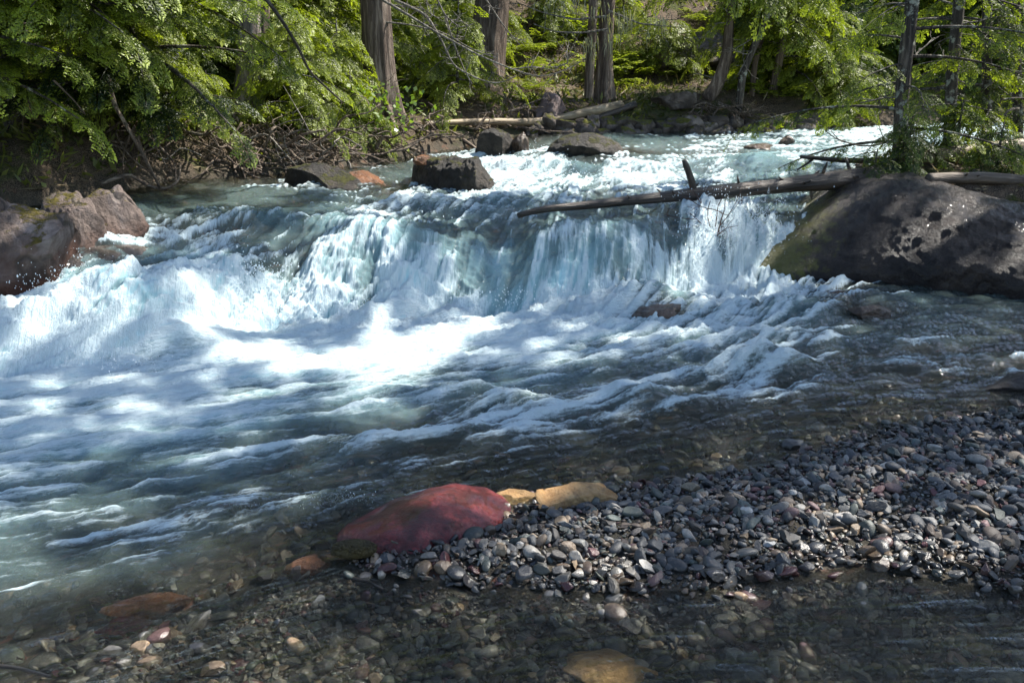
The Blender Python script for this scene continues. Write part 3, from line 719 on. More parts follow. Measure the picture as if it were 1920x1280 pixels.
M_bank2 = rock_mat('dark_bank_rock', (.07, .055, .045), (.18, .145, .12), (.27, .22, .19), moss=.55, mosscol=(.22, .22, .025), rough=.8, scale=4)
M_brown = rock_mat('brown_wet_rock', (.06, .04, .028), (.16, .10, .065), rough=.2, scale=5, bs=.5, coat=.3)
M_log = bark_mat('weathered_log_wood', (.14, .11, .085), (.34, .28, .22), sc=.35, rough=.7)
M_logwet = bark_mat('wet_log_wood', (.04, .03, .022), (.15, .11, .08), sc=.5, rough=.35)
M_logdark = bark_mat('dark_wet_wood', (.035, .028, .022), (.12, .09, .07), sc=.6, rough=.35)
M_logpale = bark_mat('pale_bare_wood', (.30, .23, .14), (.55, .45, .31), sc=.4, rough=.6, fur=.3)
M_stick = bark_mat('driftwood_grey', (.16, .12, .09), (.40, .33, .26), sc=1.)
M_twig = bark_mat('bare_twig_bark', (.20, .18, .15), (.48, .45, .40), sc=1.2)
M_cedar = bark_mat('cedar_bark', (.15, .11, .085), (.42, .34, .27), sc=.55, fur=1.8)
M_cedarpale = bark_mat('pale_cedar_bark', (.24, .20, .17), (.55, .48, .43), sc=.55, fur=1.4)
M_fir = bark_mat('dark_fir_bark', (.06, .05, .042), (.19, .16, .13), lichen=.8, sc=.8)
M_leafdark = leaf_mat('dark_needles', (.012, .03, .009), (.16, .22, .035), .45)
M_leafhem = leaf_mat('hemlock_needles', (.012, .03, .008), (.39, .47, .07), .5)  # wide dark-to-light range paints lit tips against black depth
M_leafced = leaf_mat('cedar_sprays', (.04, .06, .010), (.37, .43, .065), .5)
M_leafbr = leaf_mat('broad_leaves', (.07, .13, .02), (.22, .32, .06), .5, .06)
M_lichen = leaf_mat('hanging_lichen', (.28, .27, .19), (.5, .48, .36), .3)
M_grass = leaf_mat('ground_plants', (.05, .07, .012), (.28, .29, .09), .4)

# ------------------------------------------------------------------ boulders
zp = .55
boul = loft_boulder('boulder', pix_st([(1375,500,512,.02,.3),(1392,478,512,.02,.7),(1412,456,513,.02,.9),(1450,438,520,.02,1.3),(1505,402,528,.0,1.7),(1565,362,535,.0,2.0),(1620,338,542,.0,2.2),(1680,331,550,0,2.3),(1740,335,557,0,2.3),(1800,352,563,0,2.3),(1860,369,568,0,2.2),(1920,384,572,0,2.2),(2010,400,580,0,2.),(2120,430,590,0,1.8),(2230,500,600,0,1.2),(2290,590,605,0,.4)], 2, -.12),
    M_dark, 3, 'huge smooth dark wet boulder at the right with tree shadows across its top', nx=300, nth=200, p=1.0, lump=.045, fine=.014, under=.5, ridge=.02, lean=.4)
for px_, ty_, d_, rx_, zc_, rz_, sd_, rot_, lab_ in ((-260,330,7.2,.85,.45,.66,301,.3,'big grey rock beyond the left edge'),(0,345,7.35,.66,.42,.68,302,.5,'angular rust brown and grey rock with a yellow moss crack at the left edge'),
        (128,344,7.75,.42,.5,.52,305,1.1,'pinkish grey rock with a dark cleft beside the white chute'),(205,352,8.15,.34,.52,.42,304,.2,'low dark spotted rock at the right end of the left outcrop')):
    q = PY(px_, ty_, d_)
    boulder('outcrop_rock', (q[0], d_, zc_), (rx_*1.22, rx_*.95, (q[2]-zc_)*1.5), sd_+40, M_out, lab_, rot=rot_, cat='rock', sub=6, planes=24, lump=.06, fine=.07, cut=(.45, .7))
mid = loft_boulder('mossy_boulder', pix_st([(770,350,356,.55,.1),(776,306,358,.55,.45),(800,297,364,.55,.6),(835,296,368,.55,.65),(870,299,371,.55,.65),(893,300,372,.55,.6),(912,320,370,.55,.55),(932,338,366,.55,.4),(952,352,362,.55,.25),(962,360,361,.55,.1)], .6, -.2),
    M_darkmoss, 21, 'dark block-shaped boulder with mossy top standing in mid river', nx=170, nth=130, p=.68, lump=.05, fine=.022, ridge=.035)
red = loft_boulder('red_boulder', pix_st([(634,1014,1022,-.02,.1),(646,1000,1036,-.02,.25),(680,985,1044,-.02,.42),(730,966,1046,0,.52),(790,948,1042,0,.56),(850,938,1030,0,.56),(905,938,1010,0,.5),(942,946,985,0,.3),(958,958,966,0,.1)], .5, -.08),
    M_red, 35, 'wet dark red boulder lying at the edge of the gravel bar', nx=170, nth=120, p=.6, lump=.03, fine=.006, ridge=.004, planes=[((-.42, 3.80, .12), (-.35, -.75, .6), .9), ((-.2, 4.0, .215), (.15, .1, 1), .7), ((-.08, 3.93, .1), (.5, -.75, .45), .85)])
# moss cap of small weeds at the left toe of the red rock
mb = MB(); r = np.random.RandomState(8)
c0 = PZ(660, 1022, .05)
c0 = PZ(664, 1030, .045)
V, Fa = ICO[3]; mb.add(V*[.095, .06, .03]+c0, None, Fa)
for _ in range(520):
    q = np.array([np.clip(r.normal(0, .04), -.085, .085), np.clip(r.normal(0, .025), -.052, .052), 0]); V, Fa = ICO[1]
    mb.add(V*r.uniform(.004, .009)+c0+q+np.array([0, 0, .03*math.sqrt(max(0, 1-(q[0]/.095)**2-(q[1]/.06)**2))]), None, Fa, tint=r.rand())
M_weed = rock_mat('brown_river_moss', (.06, .045, .012), (.16, .12, .03), rough=.6, scale=9)
o = mb.build('river_moss', M_weed, origin=c0-red.location*0)
o.location = Vector(c0)-red.location; o.parent = red
tan = boulder('tan_rock', PZ(1100, 935, .035), (.33, .22, .18), 43, M_tan, 'tan and brown wedge-shaped rock at the tip of the gravel bar', rot=.5, cat='rock', planes=15, lump=.08, tilt=.25, cut=(.28, .5), fine=.07)
boulder('submerged_tan_rock', PZ(975, 935, -.02), (.13, .1, .05), 46, M_tan, 'flat tan rock awash in shallow water right of the red boulder', cat='rock')
boulder('submerged_tan_rock', PZ(1150, 1262, -.06), (.21, .17, .055), 47, M_tan, 'large flat tan rock under clear shallow water at the bottom edge of the photo', cat='rock', rot=-.4)
boulder('submerged_orange_rock', PZ(592, 1068, -.035), (.13, .09, .05), 48, M_orange, 'orange brown rock just under the water left of the red boulder', cat='rock', rot=.2)
boulder('submerged_red_rock', PZ(275, 1135, -.07), (.17, .08, .05), 49, M_orange, 'brick red slab under the water at the lower left', cat='rock', rot=.35)
boulder('submerged_red_rock', PZ(235, 1175, -.09), (.15, .06, .045), 50, M_red, 'pinkish red stone under the water below the brick red slab', cat='rock', rot=.3)
def on(px, py, dz=0): c = onwater(px, py); return np.array([c[0], c[1], c[2]+dz])
boulder('washed_over_rock', PZ(1236, 592, .0), (.27, .18, .15), 51, M_brown, 'rounded brown rock with thin water sheeting over it below the falls', cat='rock')
boulder('wet_rock', PZ(1628, 588, .02), (.19, .13, .075), 52, M_brown, 'low rounded brown wet rock in front of the huge dark boulder', cat='rock')
boulder('wet_rock', PZ(1572, 560, .02), (.16, .12, .07), 53, M_brown, 'small olive brown rock awash beside the foam at the foot of the huge boulder', cat='rock')
boulder('dark_rock', PZ(1900, 728, -.01), (.34, .16, .09), 54, M_dark, 'low dark wet rock at the right edge of the channel above the gravel', cat='rock', rot=.3)
boulder('mossy_rock', on(608, 345, .02), (.42, .32, .26), 55, M_darkmoss, 'low moss-topped boulder under the left bank beside the roots', rot=.2)
boulder('rust_rock', on(672, 338, -.02), (.3, .2, .14), 56, M_orange, 'rust coloured rock sloping into the water right of the low moss-topped boulder', cat='rock', tilt=.2)
boulder('orange_stone', PY(790, 302, 10.9), (.13, .1, .07), 57, M_orange, 'small bright orange stone behind the dark block-shaped boulder', cat='rock')
boulder('river_boulder', on(1098, 293, .03), (.48, .36, .26), 58, M_darkmoss, 'low rounded dark boulder in the river below the far bank', lump=.08, planes=3)
boulder('fall_rock', on(925, 287, .08), (.32, .25, .24), 59, M_darkmoss, 'moss covered boulder at the small side fall by the far bank', cat='rock')
boulder('fall_rock', on(975, 285, .08), (.14, .2, .22), 60, M_brown, 'narrow dark brown rock with water spilling past it by the far bank', cat='rock')
boulder('small_rock', on(1478, 268, .03), (.14, .1, .08), 61, M_brown, 'small reddish brown rock in the white water near the far bank', cat='rock')
boulder('washed_rock', on(1430, 279, -.02), (.3, .18, .09), 62, M_brown, 'flat brown rock washed over by far rapids', cat='rock')
boulder('yellow_moss_rock', PY(1630, 210, 19.), (.75, .5, .3), 63, M_bank, 'pale rock capped with bright yellow moss beyond the far water at the right', cat='rock')
boulder('pink_rock', hitg(1030, 225, .1), (.28, .25, .3), 64, rock_mat('pink_grey_rock', (.17, .12, .11), (.38, .29, .27), rough=.8, scale=3), 'pinkish grey rock at the foot of the wide dark cedar', cat='rock', tilt=.3)
boulder('moss_rock_slope', hitg(1262, 197, .06), (.38, .3, .2), 65, M_bank2, 'mossy dark rock halfway up the litter slope', cat='rock')
boulder('slope_boulder', hitg(1300, 118, .1), (1.1, .7, .6), 66, M_bank2, 'brown boulder high on the slope beneath the leaning trees', tilt=-.3)
boulder('sloping_rock', onwater(185, 478)+np.array([0, 0, -.11]), (.2, .6, .17), 67, rock_mat('streaked_wet_rock', (.03, .024, .02), (.11, .085, .065), (.16, .12, .1), rough=.22, scale=4, bs=.5, vein=.5, coat=.4), 'dark sloping rock slab washed by the current beside the cracked outcrop', cat='rock', rot=-.45, tilt=.0)
# far bank row of rocks
r = np.random.RandomState(11)
bank_px = np.concatenate([np.linspace(1000, 1560, 44)+r.uniform(-8, 8, 44)])
for i, px in enumerate(bank_px):
    c = hitg(px, 258-4*(px > 1300)-9*(i % 3)+r.uniform(-2, 2)); xx, yb = c[0], c[1]
    s = r.uniform(.11, .26)
    boulder('bank_rock', (xx, yb, c[2]+.04), (s*r.uniform(.9, 1.4), s, s*r.uniform(.6, .95)), 100+i, M_bank if r.rand() < .45 else M_bank2,
            'weathered rock in the jumbled mossy row along the far waterline', cat='rock', rot=r.uniform(0, 3), sub=3, group='rocks along the far waterline')
for i in range(26):
    x = r.uniform(2.9, 6.5); y = r.uniform(8.6, 12.3)
    if sdf(np.array([x]), np.array([y]), RIGHT)[0] < -.05: continue
    s = r.uniform(.05, .14)
    boulder('spit_stone', (x, y, gz(x, y)+s*.2), (s*1.4, s, s*.7), 140+i, M_bank, 'pale stone on the sunlit spit behind the huge boulder', cat='rock', rot=r.uniform(0, 3), sub=3, group='stones on the right spit')

# ------------------------------------------------------------------ gravel
PAL = np.array([(.055,.06,.068),(.075,.08,.088),(.10,.105,.11),(.14,.14,.14),(.20,.20,.19),(.28,.27,.25),(.11,.085,.07),(.18,.14,.105),(.30,.23,.16),(.12,.05,.055),(.08,.095,.085),(.13,.16,.15),(.05,.045,.045),(.34,.33,.31),(.16,.10,.10),(.07,.065,.06)])
PW = np.array([10,11,12,11,9,7,9,10,7,4,7,4,6,5,5,7.]); PW /= PW.sum()
def pebble_mat():
    m, t, p, out = mat_new('river_pebbles')
    c = attr(t, 'pcol').outputs['Color']; wet = attr(t, 'wet').outputs['Fac']
    g = nd(t, 'ShaderNodeNewGeometry').outputs['Position']
    n = noise(t, g, 70, 6, .7, .5)
    c2 = mixc(t, mrange(t, n, .35, .68), c, (.5, .48, .45), 'MULTIPLY')
    c2 = mixc(t, mrange(t, noise(t, g, 28, 5, .75, 1.5), .6, .68, 0, .35), c2, (.32, .29, .25))
    c3 = mixc(t, wet, c2, mixc(t, 1., c2, (.62, .58, .53), 'MULTIPLY')); t.links.new(c3, p.inputs['Base Color'])
    t.links.new(mrange(t, wet, 0, 1, .62, .22), p.inputs['Roughness'])
    t.links.new(bump(t, noise(t, g, 160, 5, .7), .5, .004), p.inputs['Normal'])
    return m
M_peb = pebble_mat()
r = np.random.RandomState(5)
NC = 190000
x = r.uniform(-3.4, 5.2, NC); y = r.uniform(2.15, 7.0, NC)
sb = sdf(x, y, BAR); ss = sdf(x, y, SHELF); dd = np.maximum(sb, ss)
pr = np.where(dd > 0, 1., np.exp(dd*1.6)*.16)
pr *= np.clip(1.25-.14*y, .5, 1)*np.where(dd > 0, .9, 1.)
keep = (r.rand(NC) < pr) & (np.abs(x) < .62*y+.5)
x, y, sb, dd = x[keep], y[keep], sb[keep], dd[keep]; n = len(x)
size = np.exp(r.normal(math.log(.012), .6, n)); size = np.clip(size, .006, .046)
size = np.where(dd < -.05, np.minimum(size*2.2, .06), size)
z = ground(x, y, True)+size*.25+r.uniform(-.004, .014, n)
under_ = (sb < 0)
zt = wl(x, y)-.006-size*r.uniform(.3, .9, n)
z = np.where(under_ & (r.rand(n) < .93), np.minimum(z, zt), z)
wet = 1-sstep(.015, .075, z-wl(x, y)+.012*vn2(x*6, y*6, 3))
pc = PAL[r.choice(len(PAL), n, p=PW)]*np.exp(r.normal(0, .18, (n, 1)))*.95*np.where(under_, 1.35, 1.)[:, None]  # pebbles under water painted lighter to offset the dim shade
Rm = rot_rand(r, n, .4)
Vs, Fs, Cs, Ws, Sm = [], [], [], [], []; off = 0
which = r.randint(0, 14, n)
lod = np.where(size < .011, 1, np.where((y < 4.3) & (size > .024), 3, 2))
for tix in range(14):
    for sub in (1, 2, 3):
        idx = np.where((which == tix) & (lod == sub))[0]
        if not len(idx): continue
        V, Fa = pebble_template(tix, sub)
        W_ = np.einsum('nij,vj->nvi', Rm[idx], V)*size[idx, None, None]+np.stack([x, y, z], -1)[idx, None]
        k = len(V); Vs.append(W_.reshape(-1, 3)); Fs.append((Fa[None]+(np.arange(len(idx))*k)[:, None, None]+off).reshape(-1, 3)); off += len(idx)*k
        Sm.append(np.full(len(idx)*len(Fa), tix % 2 == 0)); Cs.append(np.repeat(pc[idx], k, 0)); Ws.append(np.repeat(wet[idx], k))
gvl = mesh_np('gravel', np.vstack(Vs), np.vstack(Fs), M_peb, smooth=np.concatenate(Sm), attrs={'pcol': np.vstack(Cs), 'wet': np.concatenate(Ws)})
tag(gvl, kind='stuff')
print('pebbles', n)
STONES = [(1085,1062,.042,(.42,.42,.41),'pale grey wedge of stone low on the gravel bar'),(1580,972,.05,(.40,.38,.36),'flat pale slab lying in the sunlit middle of the gravel'),
(1700,906,.038,(.26,.27,.28),'grey rounded stone at the top of the gravel crest'),(1745,912,.045,(.30,.26,.20),'tan oval stone on the sunny crest of the gravel'),(1790,898,.05,(.13,.12,.12),'dark rounded stone near the crest at the right'),
(1575,938,.042,(.24,.25,.26),'smooth grey stone on the upper middle gravel'),(1512,868,.04,(.10,.095,.10),'dark wet stone at the upper waterline of the gravel'),(1420,862,.0,(.1,.1,.1),''),
(1295,915,.055,(.30,.24,.17),'long tan stone at the upper edge of the gravel bar'),(1060,985,.04,(.20,.20,.20),'grey angular stone right of the red boulder'),(1000,968,.045,(.05,.055,.06),'near-black stone beside the red boulder'),
(1140,978,.034,(.33,.33,.30),'pale oval stone below the tan rock'),(1338,1098,.055,(.08,.085,.10),'dark upright stone at the lower waterline'),(1600,1075,.0,(.1,.1,.1),''),
(1710,1077,.035,(.12,.03,.04),'deep maroon stone at the lower waterline'),(1510,1045,.045,(.11,.11,.12),'large dark grey stone in the lower middle gravel'),(1620,1075,.045,(.16,.17,.16),'greenish grey stone half in the side channel'),
(1370,1170,.0,(.1,.1,.1),''),(595,1133,.04,(.24,.25,.24),'pale grey stone under clear water at the lower left'),(905,1160,.04,(.26,.24,.22),'pale pinkish stone under clear water below the gravel bar'),
(1305,1192,.05,(.20,.17,.15),'long flat stone under the side channel'),(1680,1180,.06,(.10,.06,.05),'dark reddish brown stone breaking the surface of the side channel'),(1905,1085,.045,(.22,.22,.22),'grey stone at the right edge beside the lower waterline'),
(1440,1012,.035,(.35,.36,.37),'bright oval pebble in the middle of the gravel'),(1240,968,.05,(.15,.14,.14),'broad grey stone below the tan crest stones'),(1890,942,.05,(.30,.31,.32),'flat pale stone at the right edge of the gravel')]
for i, (px, py, s, c, lab) in enumerate(STONES):
    if s == 0: continue
    q = PZ(px, py, .06 if py < 1090 else -.02); zz = gz(q[0], q[1])
    V, Fa = pebble_template(200+i, 4); rr = np.random.RandomState(i)
    V = V@rot_rand(rr, 1, .2)[0].T*s*.82
    V += ICO[4][0]*0
    o = mesh_np('river_stone', V, Fa, M_peb, attrs={'pcol': np.tile(c, (len(V), 1)), 'wet': np.full(len(V), 1. if zz < .03 else .0)})
    o.location = (q[0], q[1], zz+s*.42); tag(o, lab, 'stone')

# ------------------------------------------------------------------ logs and driftwood
def log_thing(name, pts, r0, r1, mat, label, cat='log', n=40, seg=16, fur=.12, seed=0, group=None, knots=0, mb=None):
    P = spline(pts, n); org = P[0].copy(); m = MB(); rs_ = np.random.RandomState(seed)
    rr = np.linspace(r0, r1, n)*(1+.08*fbm2(np.linspace(0, 6, n), seed*1., 2, seed))
    m.tube(P-org, rr, n=seg, fur=fur, seed=seed)
    for _ in range(knots):
        i = rs_.randint(2, n-2); d = rs_.normal(size=3); d[2] = abs(d[2]); d /= np.linalg.norm(d)
        L = rs_.uniform(.5, 1.6)*rr[i]; q = P[i]-org
        m.tube([q+d*rr[i]*.6, q+d*(rr[i]+L*.6), q+d*(rr[i]+L)+rs_.normal(0, .01, 3)], [.22*rr[i], .16*rr[i], .08*rr[i]], n=6)
    q = Vector(P[-1]-P[0]).to_track_quat('Z', 'Y'); Mi = np.array(q.to_matrix())
    m.V = [v@Mi for v in m.V]
    o = m.build(name, mat); o.location = org; o.rotation_mode = 'QUATERNION'; o.rotation_quaternion = q
    return tag(o, label, cat, group)
lp = [PY(972, 404, 8.85), PY(1010, 393, 8.95), PY(1100, 385, 9.1), PY(1240, 370, 9.35), PY(1400, 355, 9.65), PY(1540, 341, 9.95), PY(1650, 330, 10.2)]
biglog = log_thing('fallen_log', lp, .024, .10, M_logwet, 'long dark fallen log crossing the top of the falls to the right bank', n=70, seg=20, knots=16, seed=3)
m = MB(); q = PY(1302, 362, 9.46)-np.array(lp[0]); tp = PY(1282, 300, 9.42)-np.array(lp[0])
m.tube(spline([q, (q+tp)/2+[.01, 0, 0], tp], 8), [.036, .034, .033, .032, .03, .03, .028, .02], n=8, fur=.15)
m.tube([q+(tp-q)*.12, q+(tp-q)*.3+[.07, 0, 0]], [.014, .006], n=5)
st = m.build('broken_branch', M_logdark, biglog); inv_ = biglog.rotation_quaternion.to_matrix().inverted().to_4x4(); st.matrix_parent_inverse = inv_
for a, b in ((1395, 1390), (1520, 1524), (1600, 1596)):
    p0 = PY(a, 350+(1400-a)*.06, 9.65+(a-1400)*.0022)-np.array(lp[0]); m = MB(); m.tube([p0, p0+[(b-a)*.004, -.02, -.16]], [.02, .008], n=6); m.build('stub', M_log, biglog).matrix_parent_inverse = inv_
log_thing('thin_log', [PY(1502, 294, 10.9), PY(1580, 301, 11.2), PY(1700, 302, 11.6), PY(1790, 290, 11.9), PY(1900, 272, 12.2), PY(1990, 262, 12.5)], .018, .07, M_logdark, 'thin dark broken pole reaching over the water from the right spit', knots=6, seed=5)
log_thing('short_branch', [PY(1495, 318, 10.9), PY(1512, 308, 11.0), PY(1524, 298, 11.0)], .008, .016, M_logdark, 'short dark stick hanging off the thin broken pole', cat='branch', n=8, seg=6)
log_thing('pale_log', [hitg(795, 248, .1), hitg(880, 247, .14), hitg(1010, 247, .12), hitg(1060, 236, .12), hitg(1110, 221, .1), hitg(1165, 207, .06)], .035, .075, M_logpale, 'pale bare bent log lying along the far bank', seed=7)
log_thing('dark_log', [hitg(1040, 252, .06), hitg(1110, 232, .05), hitg(1190, 204, .06)], .03, .06, M_logdark, 'dark log lying under the end of the pale bent log', seed=8, knots=4)
log_thing('spit_log', [hitg(1690, 318, .1), hitg(1790, 306, .1), hitg(1900, 294, .1), hitg(2000, 288, .1)], .07, .10, M_logpale, 'thick pale log lying on the right spit behind the boulder', seed=9, knots=4)
log_thing('spit_log', [PY(1740, 335, 9.7), PY(1840, 333, 9.9), PY(1990, 345, 10.)], .05, .07, M_log, 'brown log lying just above the rim of the huge boulder', seed=10, knots=3)
log_thing('edge_stick', [PY(-60, 1243, 2.75), PY(30, 1250, 2.72), PY(95, 1268, 2.62)], .008, .005, M_logdark, 'thin dark stick at the bottom left corner', cat='stick', n=12, seg=6)
log_thing('sunken_stick', [PZ(640, 1080, -.01), PZ(690, 1090, .0), PZ(718, 1104, 0)], .012, .005, M_logdark, 'short dark stick in the water below the orange brown rock', cat='stick', n=10, seg=6)
# twig snag caught in the fall
m = MB(); rs_ = np.random.RandomState(2); base = PY(1335, 470, 9.0)
def twigs(m, p, d, L, rr, dep, rs_):
    n = 6; P = [p]
    for k in range(n):
        d = d+rs_.normal(0, .16, 3); d /= np.linalg.norm(d); P.append(P[-1]+d*L/n)
    P = np.array(P); m.tube(P, np.linspace(rr, rr*.45, n+1), n=5, cap=False)
    if dep:
        for _ in range(rs_.randint(2, 4)):
            k = rs_.randint(1, n); twigs(m, P[k], d+rs_.normal(0, .55, 3), L*rs_.uniform(.4, .7), rr*.55, dep-1, rs_)
org = base.copy()
for _ in range(5): twigs(m, base-org, np.array([rs_.normal(0, .4), -.2, .9]), .5, .008, 2, rs_)
o = m.build('twig_snag', bark_mat('reddish_twig', (.10, .045, .03), (.2, .1, .06))); o.location = org; tag(o, 'tangle of reddish bare twigs caught in the splash of the falls', 'branch')

# driftwood and roots on the left bank
r = np.random.RandomState(21)
def bankpt(px, d, up=.0):
    q = PY(px, 300, d); return np.array([q[0], q[1], gz(q[0], q[1])+up])
labs = 'bleached crooked stick in the driftwood tangle along the left bank'
for i in range(110):
    px = r.uniform(400, 1010); pyb = np.interp(px, [330, 550, 740, 850, 1010], [345, 328, 300, 282, 262])
    p0 = hitg(px, pyb-r.uniform(0, 48), r.uniform(.03, .2)); a = r.uniform(0, 2*PI); L = r.uniform(.3, 1.0)
    dv = np.array([math.cos(a)*L, math.sin(a)*L*.5, r.uniform(-.25, .25)]); rr = r.uniform(.009, .026)
    p1 = p0+dv*.33+r.normal(0, .05, 3); p2 = p0+dv*.66+r.normal(0, .06, 3); p3 = p0+dv
    m = MB(); P = spline([p0, p1, p2, p3], 12)-p0; m.tube(P, np.linspace(rr, rr*.4, 12), n=6, fur=.15, seed=i)
    for k in range(r.randint(0, 3)):
        j = r.randint(2, 10); m.tube(spline([P[j], P[j]+r.normal(0, .08, 3), P[j]+r.normal(0, .16, 3)], 5), np.linspace(rr*.6, rr*.2, 5), n=5)
    o = m.build('driftwood_stick', M_stick); o.location = p0; tag(o, labs, 'stick', 'driftwood sticks along the left bank')
for i, (a, lab, mt, r0) in enumerate([
    ([PY(742,262,13.2),PY(765,285,12.9),PY(782,300,12.6)],'pale forked stick slanting down to the orange stone', M_logpale, .025),
    ([PY(868,262,14.0),PY(892,278,13.8),PY(905,290,13.7)],'straight grey stick leaning beside the mossy side-fall boulder', M_stick, .028),
    ([PY(205,150,9.8),PY(213,195,9.7),PY(240,240,9.6),PY(268,290,9.6),PY(300,352,9.8)],'long brown curved stem hanging down under the dark hemlock to the waterline', M_stick, .024),
    ([PY(190,345,9.6),PY(240,325,9.7),PY(280,350,9.8),PY(310,356,9.8),PY(335,340,10.),PY(338,310,10.2)],'thick looping brown root at the dark waterline under the hemlock', M_stick, .022),
    ([PY(480,235,12.2),PY(530,265,11.9),PY(600,262,11.9),PY(645,285,11.8)],'grey branch arching down over the left bank', M_stick, .02),
    ([PY(500,0,9.6),PY(530,40,9.8),PY(560,90,10),PY(580,135,10.2),PY(640,190,10.6)],'long thin dark bough hanging diagonally in front of the pale cedar', M_logdark, .018),
    ([PY(100,150,9.2),PY(140,190,9.3),PY(160,215,9.4)],'thin grey twig showing below the lit hemlock spray', M_stick, .01)]):
    log_thing('drooping_bough' if i in (2, 3, 5) else 'driftwood_branch', a, r0, r0*.5, mt, lab, cat='branch', n=24, seg=8, seed=30+i, knots=4)
r = np.random.RandomState(88)
for i in range(46):
    p0 = hitg(r.uniform(300, 640), r.uniform(255, 335), r.uniform(.03, .25)); a = r.uniform(0, 2*PI); L = r.uniform(.3, .8)
    dv = np.array([math.cos(a)*L, math.sin(a)*L*.5-.1, r.uniform(-.3, .3)]); rr = r.uniform(.006, .018); m = MB()
    P = spline([p0, p0+dv*.4+r.normal(0, .07, 3), p0+dv*.7+r.normal(0, .07, 3), p0+dv], 12)-p0; m.tube(P, np.linspace(rr, rr*.4, 12), n=6, fur=.15, seed=i)
    for k in range(2): j = r.randint(2, 10); m.tube(spline([P[j], P[j]+r.normal(0, .08, 3), P[j]+r.normal(0, .2, 3)], 5), np.linspace(rr*.6, rr*.2, 5), n=5)
    o = m.build('driftwood_stick', M_stick if i % 3 else M_twig); o.location = p0; tag(o, labs, 'stick', 'driftwood sticks along the left bank')
# tangled roots under hemlock
for i in range(60):
    px = r.uniform(190, 480); d = np.interp(px, [190, 330, 470], [9.6, 10.8, 11.5])+r.uniform(-.1, .5)
    q = PY(px, 300, d); z0 = float(wl(np.array([q[0]]), np.array([q[1]]))[0]); p0 = np.array([q[0], q[1]+.3, z0+r.uniform(.3, .6)])
    p3 = p0+np.array([r.normal(0, .35), -r.uniform(.2, .5), -p0[2]+z0+r.uniform(-.05, .1)])
    m = MB(); P = spline([p0, p0+[r.normal(0, .1), -.2, .05], (p0+p3)/2+r.normal(0, .12, 3), p3], 14)-p0
    m.tube(P, np.linspace(.02, .008, 14)*r.uniform(.5, 1.1), n=6, fur=.1)
    o = m.build('hanging_root', M_stick); o.location = p0; tag(o, 'brown root hanging from the undercut bank under the dark hemlock', 'root', 'roots under the hemlock bank')

# ------------------------------------------------------------------ trees
def trunk_mesh(pts, radii, n=20, fur=.1, seed=0, flare=0., seg=40):
    P = spline(pts, seg); L = np.linspace(0, 1, seg); Rr = np.interp(L, np.linspace(0, 1, len(radii)), radii)
    hh = P[:, 2]-P[0, 2]
    V, Q, T = tube(P, Rr, n=n, fur=fur, seed=seed)
    if flare:
        th = np.linspace(0, 2*PI, n, endpoint=False)
        lob = (.5+.5*np.cos(th*4+seed))**2+.35
        k = flare*np.exp(-hh/.28)[:, None]*lob[None]
        Vr = V[:seg*n].reshape(seg, n, 3); Vr[:] = Vr+(Vr-P[:, None])*k[..., None]
    return V, Q, T
def make_tree(name, pts, radii, mat, label, cat='tree', group=None, crown=None, fur=.1, n=20, seed=0, flare=0., seg=40, leafmat=None, bare=0, barez=(1, 3), barelen=1.):
    base = np.asarray(pts[0], float); root = empty(name, base, label, cat, group)
    pts = [np.asarray(p, float)-base for p in pts]
    V, Q, T = trunk_mesh(pts, radii, n, fur, seed, flare, seg)
    MB().add(V, Q, T).build('trunk', mat, root)
    r = np.random.RandomState(seed+500)
    if crown:
        leaf, wood = MB(), MB(); crown(leaf, wood, np.array(pts), r)
        leaf.build('crown', leafmat or M_leafdark, root, smooth=False)
        if wood.n: wood.build('limbs', M_fir, root)
    for k in range(bare):
        z = r.uniform(*barez); p = np.array([np.interp(z, [q[2] for q in pts], [q[j] for q in pts]) for j in range(3)])
        a = r.uniform(0, 2*PI); m = MB(); twigs(m, p, np.array([math.cos(a), math.sin(a), r.uniform(-.2, .35)]), barelen*r.uniform(.4, 1), .012, 2, r)
        m.build('bare_branch', M_twig, root)
    return root
def trunk_at(pts, z):
    zs = [q[2] for q in pts]; return np.array([np.interp(z, zs, [q[j] for q in pts]) for j in range(3)])
def conifer_crown(z0, z1, n, Lb, frs, step=.16, fs=1., sag=.35, rise=.1, azr=None, tint=0., bare=.12, nb=2, hang=0.):
    def f(leaf, wood, pts, r):
        for i in range(n):
            t = (i+r.rand())/n; z = z0+(z1-z0)*t
            az = r.uniform(*azr) if azr else i*2.4+r.normal(0, .4)
            L = Lb*(1-t*.8)*r.uniform(.6, 1.1)
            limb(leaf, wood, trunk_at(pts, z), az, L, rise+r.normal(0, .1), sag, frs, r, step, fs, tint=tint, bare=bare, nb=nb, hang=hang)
    return f
def gp(px, d, dz=-.08):
    q = PY(px, 300, d); return np.array([q[0], q[1], gz(q[0], q[1])+dz])
def up(px, py, d): return PY(px, py, d)
def tall(base, top, H):
    """extend a trunk line up to height H above base"""
    d = (top-base); d = d/d[2]; return base+d*H

# main far-bank cedars
b = gp(716, 13.7); t_ = up(703, 0, 13.7)
cedA = make_tree('cedar_tree', [b, up(716, 190, 13.7), t_, tall(b, t_, 7)], [.20, .185, .17, .10], M_cedar, 'thick straight cedar with furrowed brown bark left of centre', seed=1, fur=.12, n=44, flare=.75, seg=110, crown=conifer_crown(3.6, 6.6, 7, 1.3, FR_MID))
m = MB(); m.tube(spline([up(728,200,13.5), up(735,225,13.3), up(742,243,13.2)], 14)-b, np.linspace(.05, .02, 14), n=10, fur=.2); m.build('root', M_cedar, cedA)
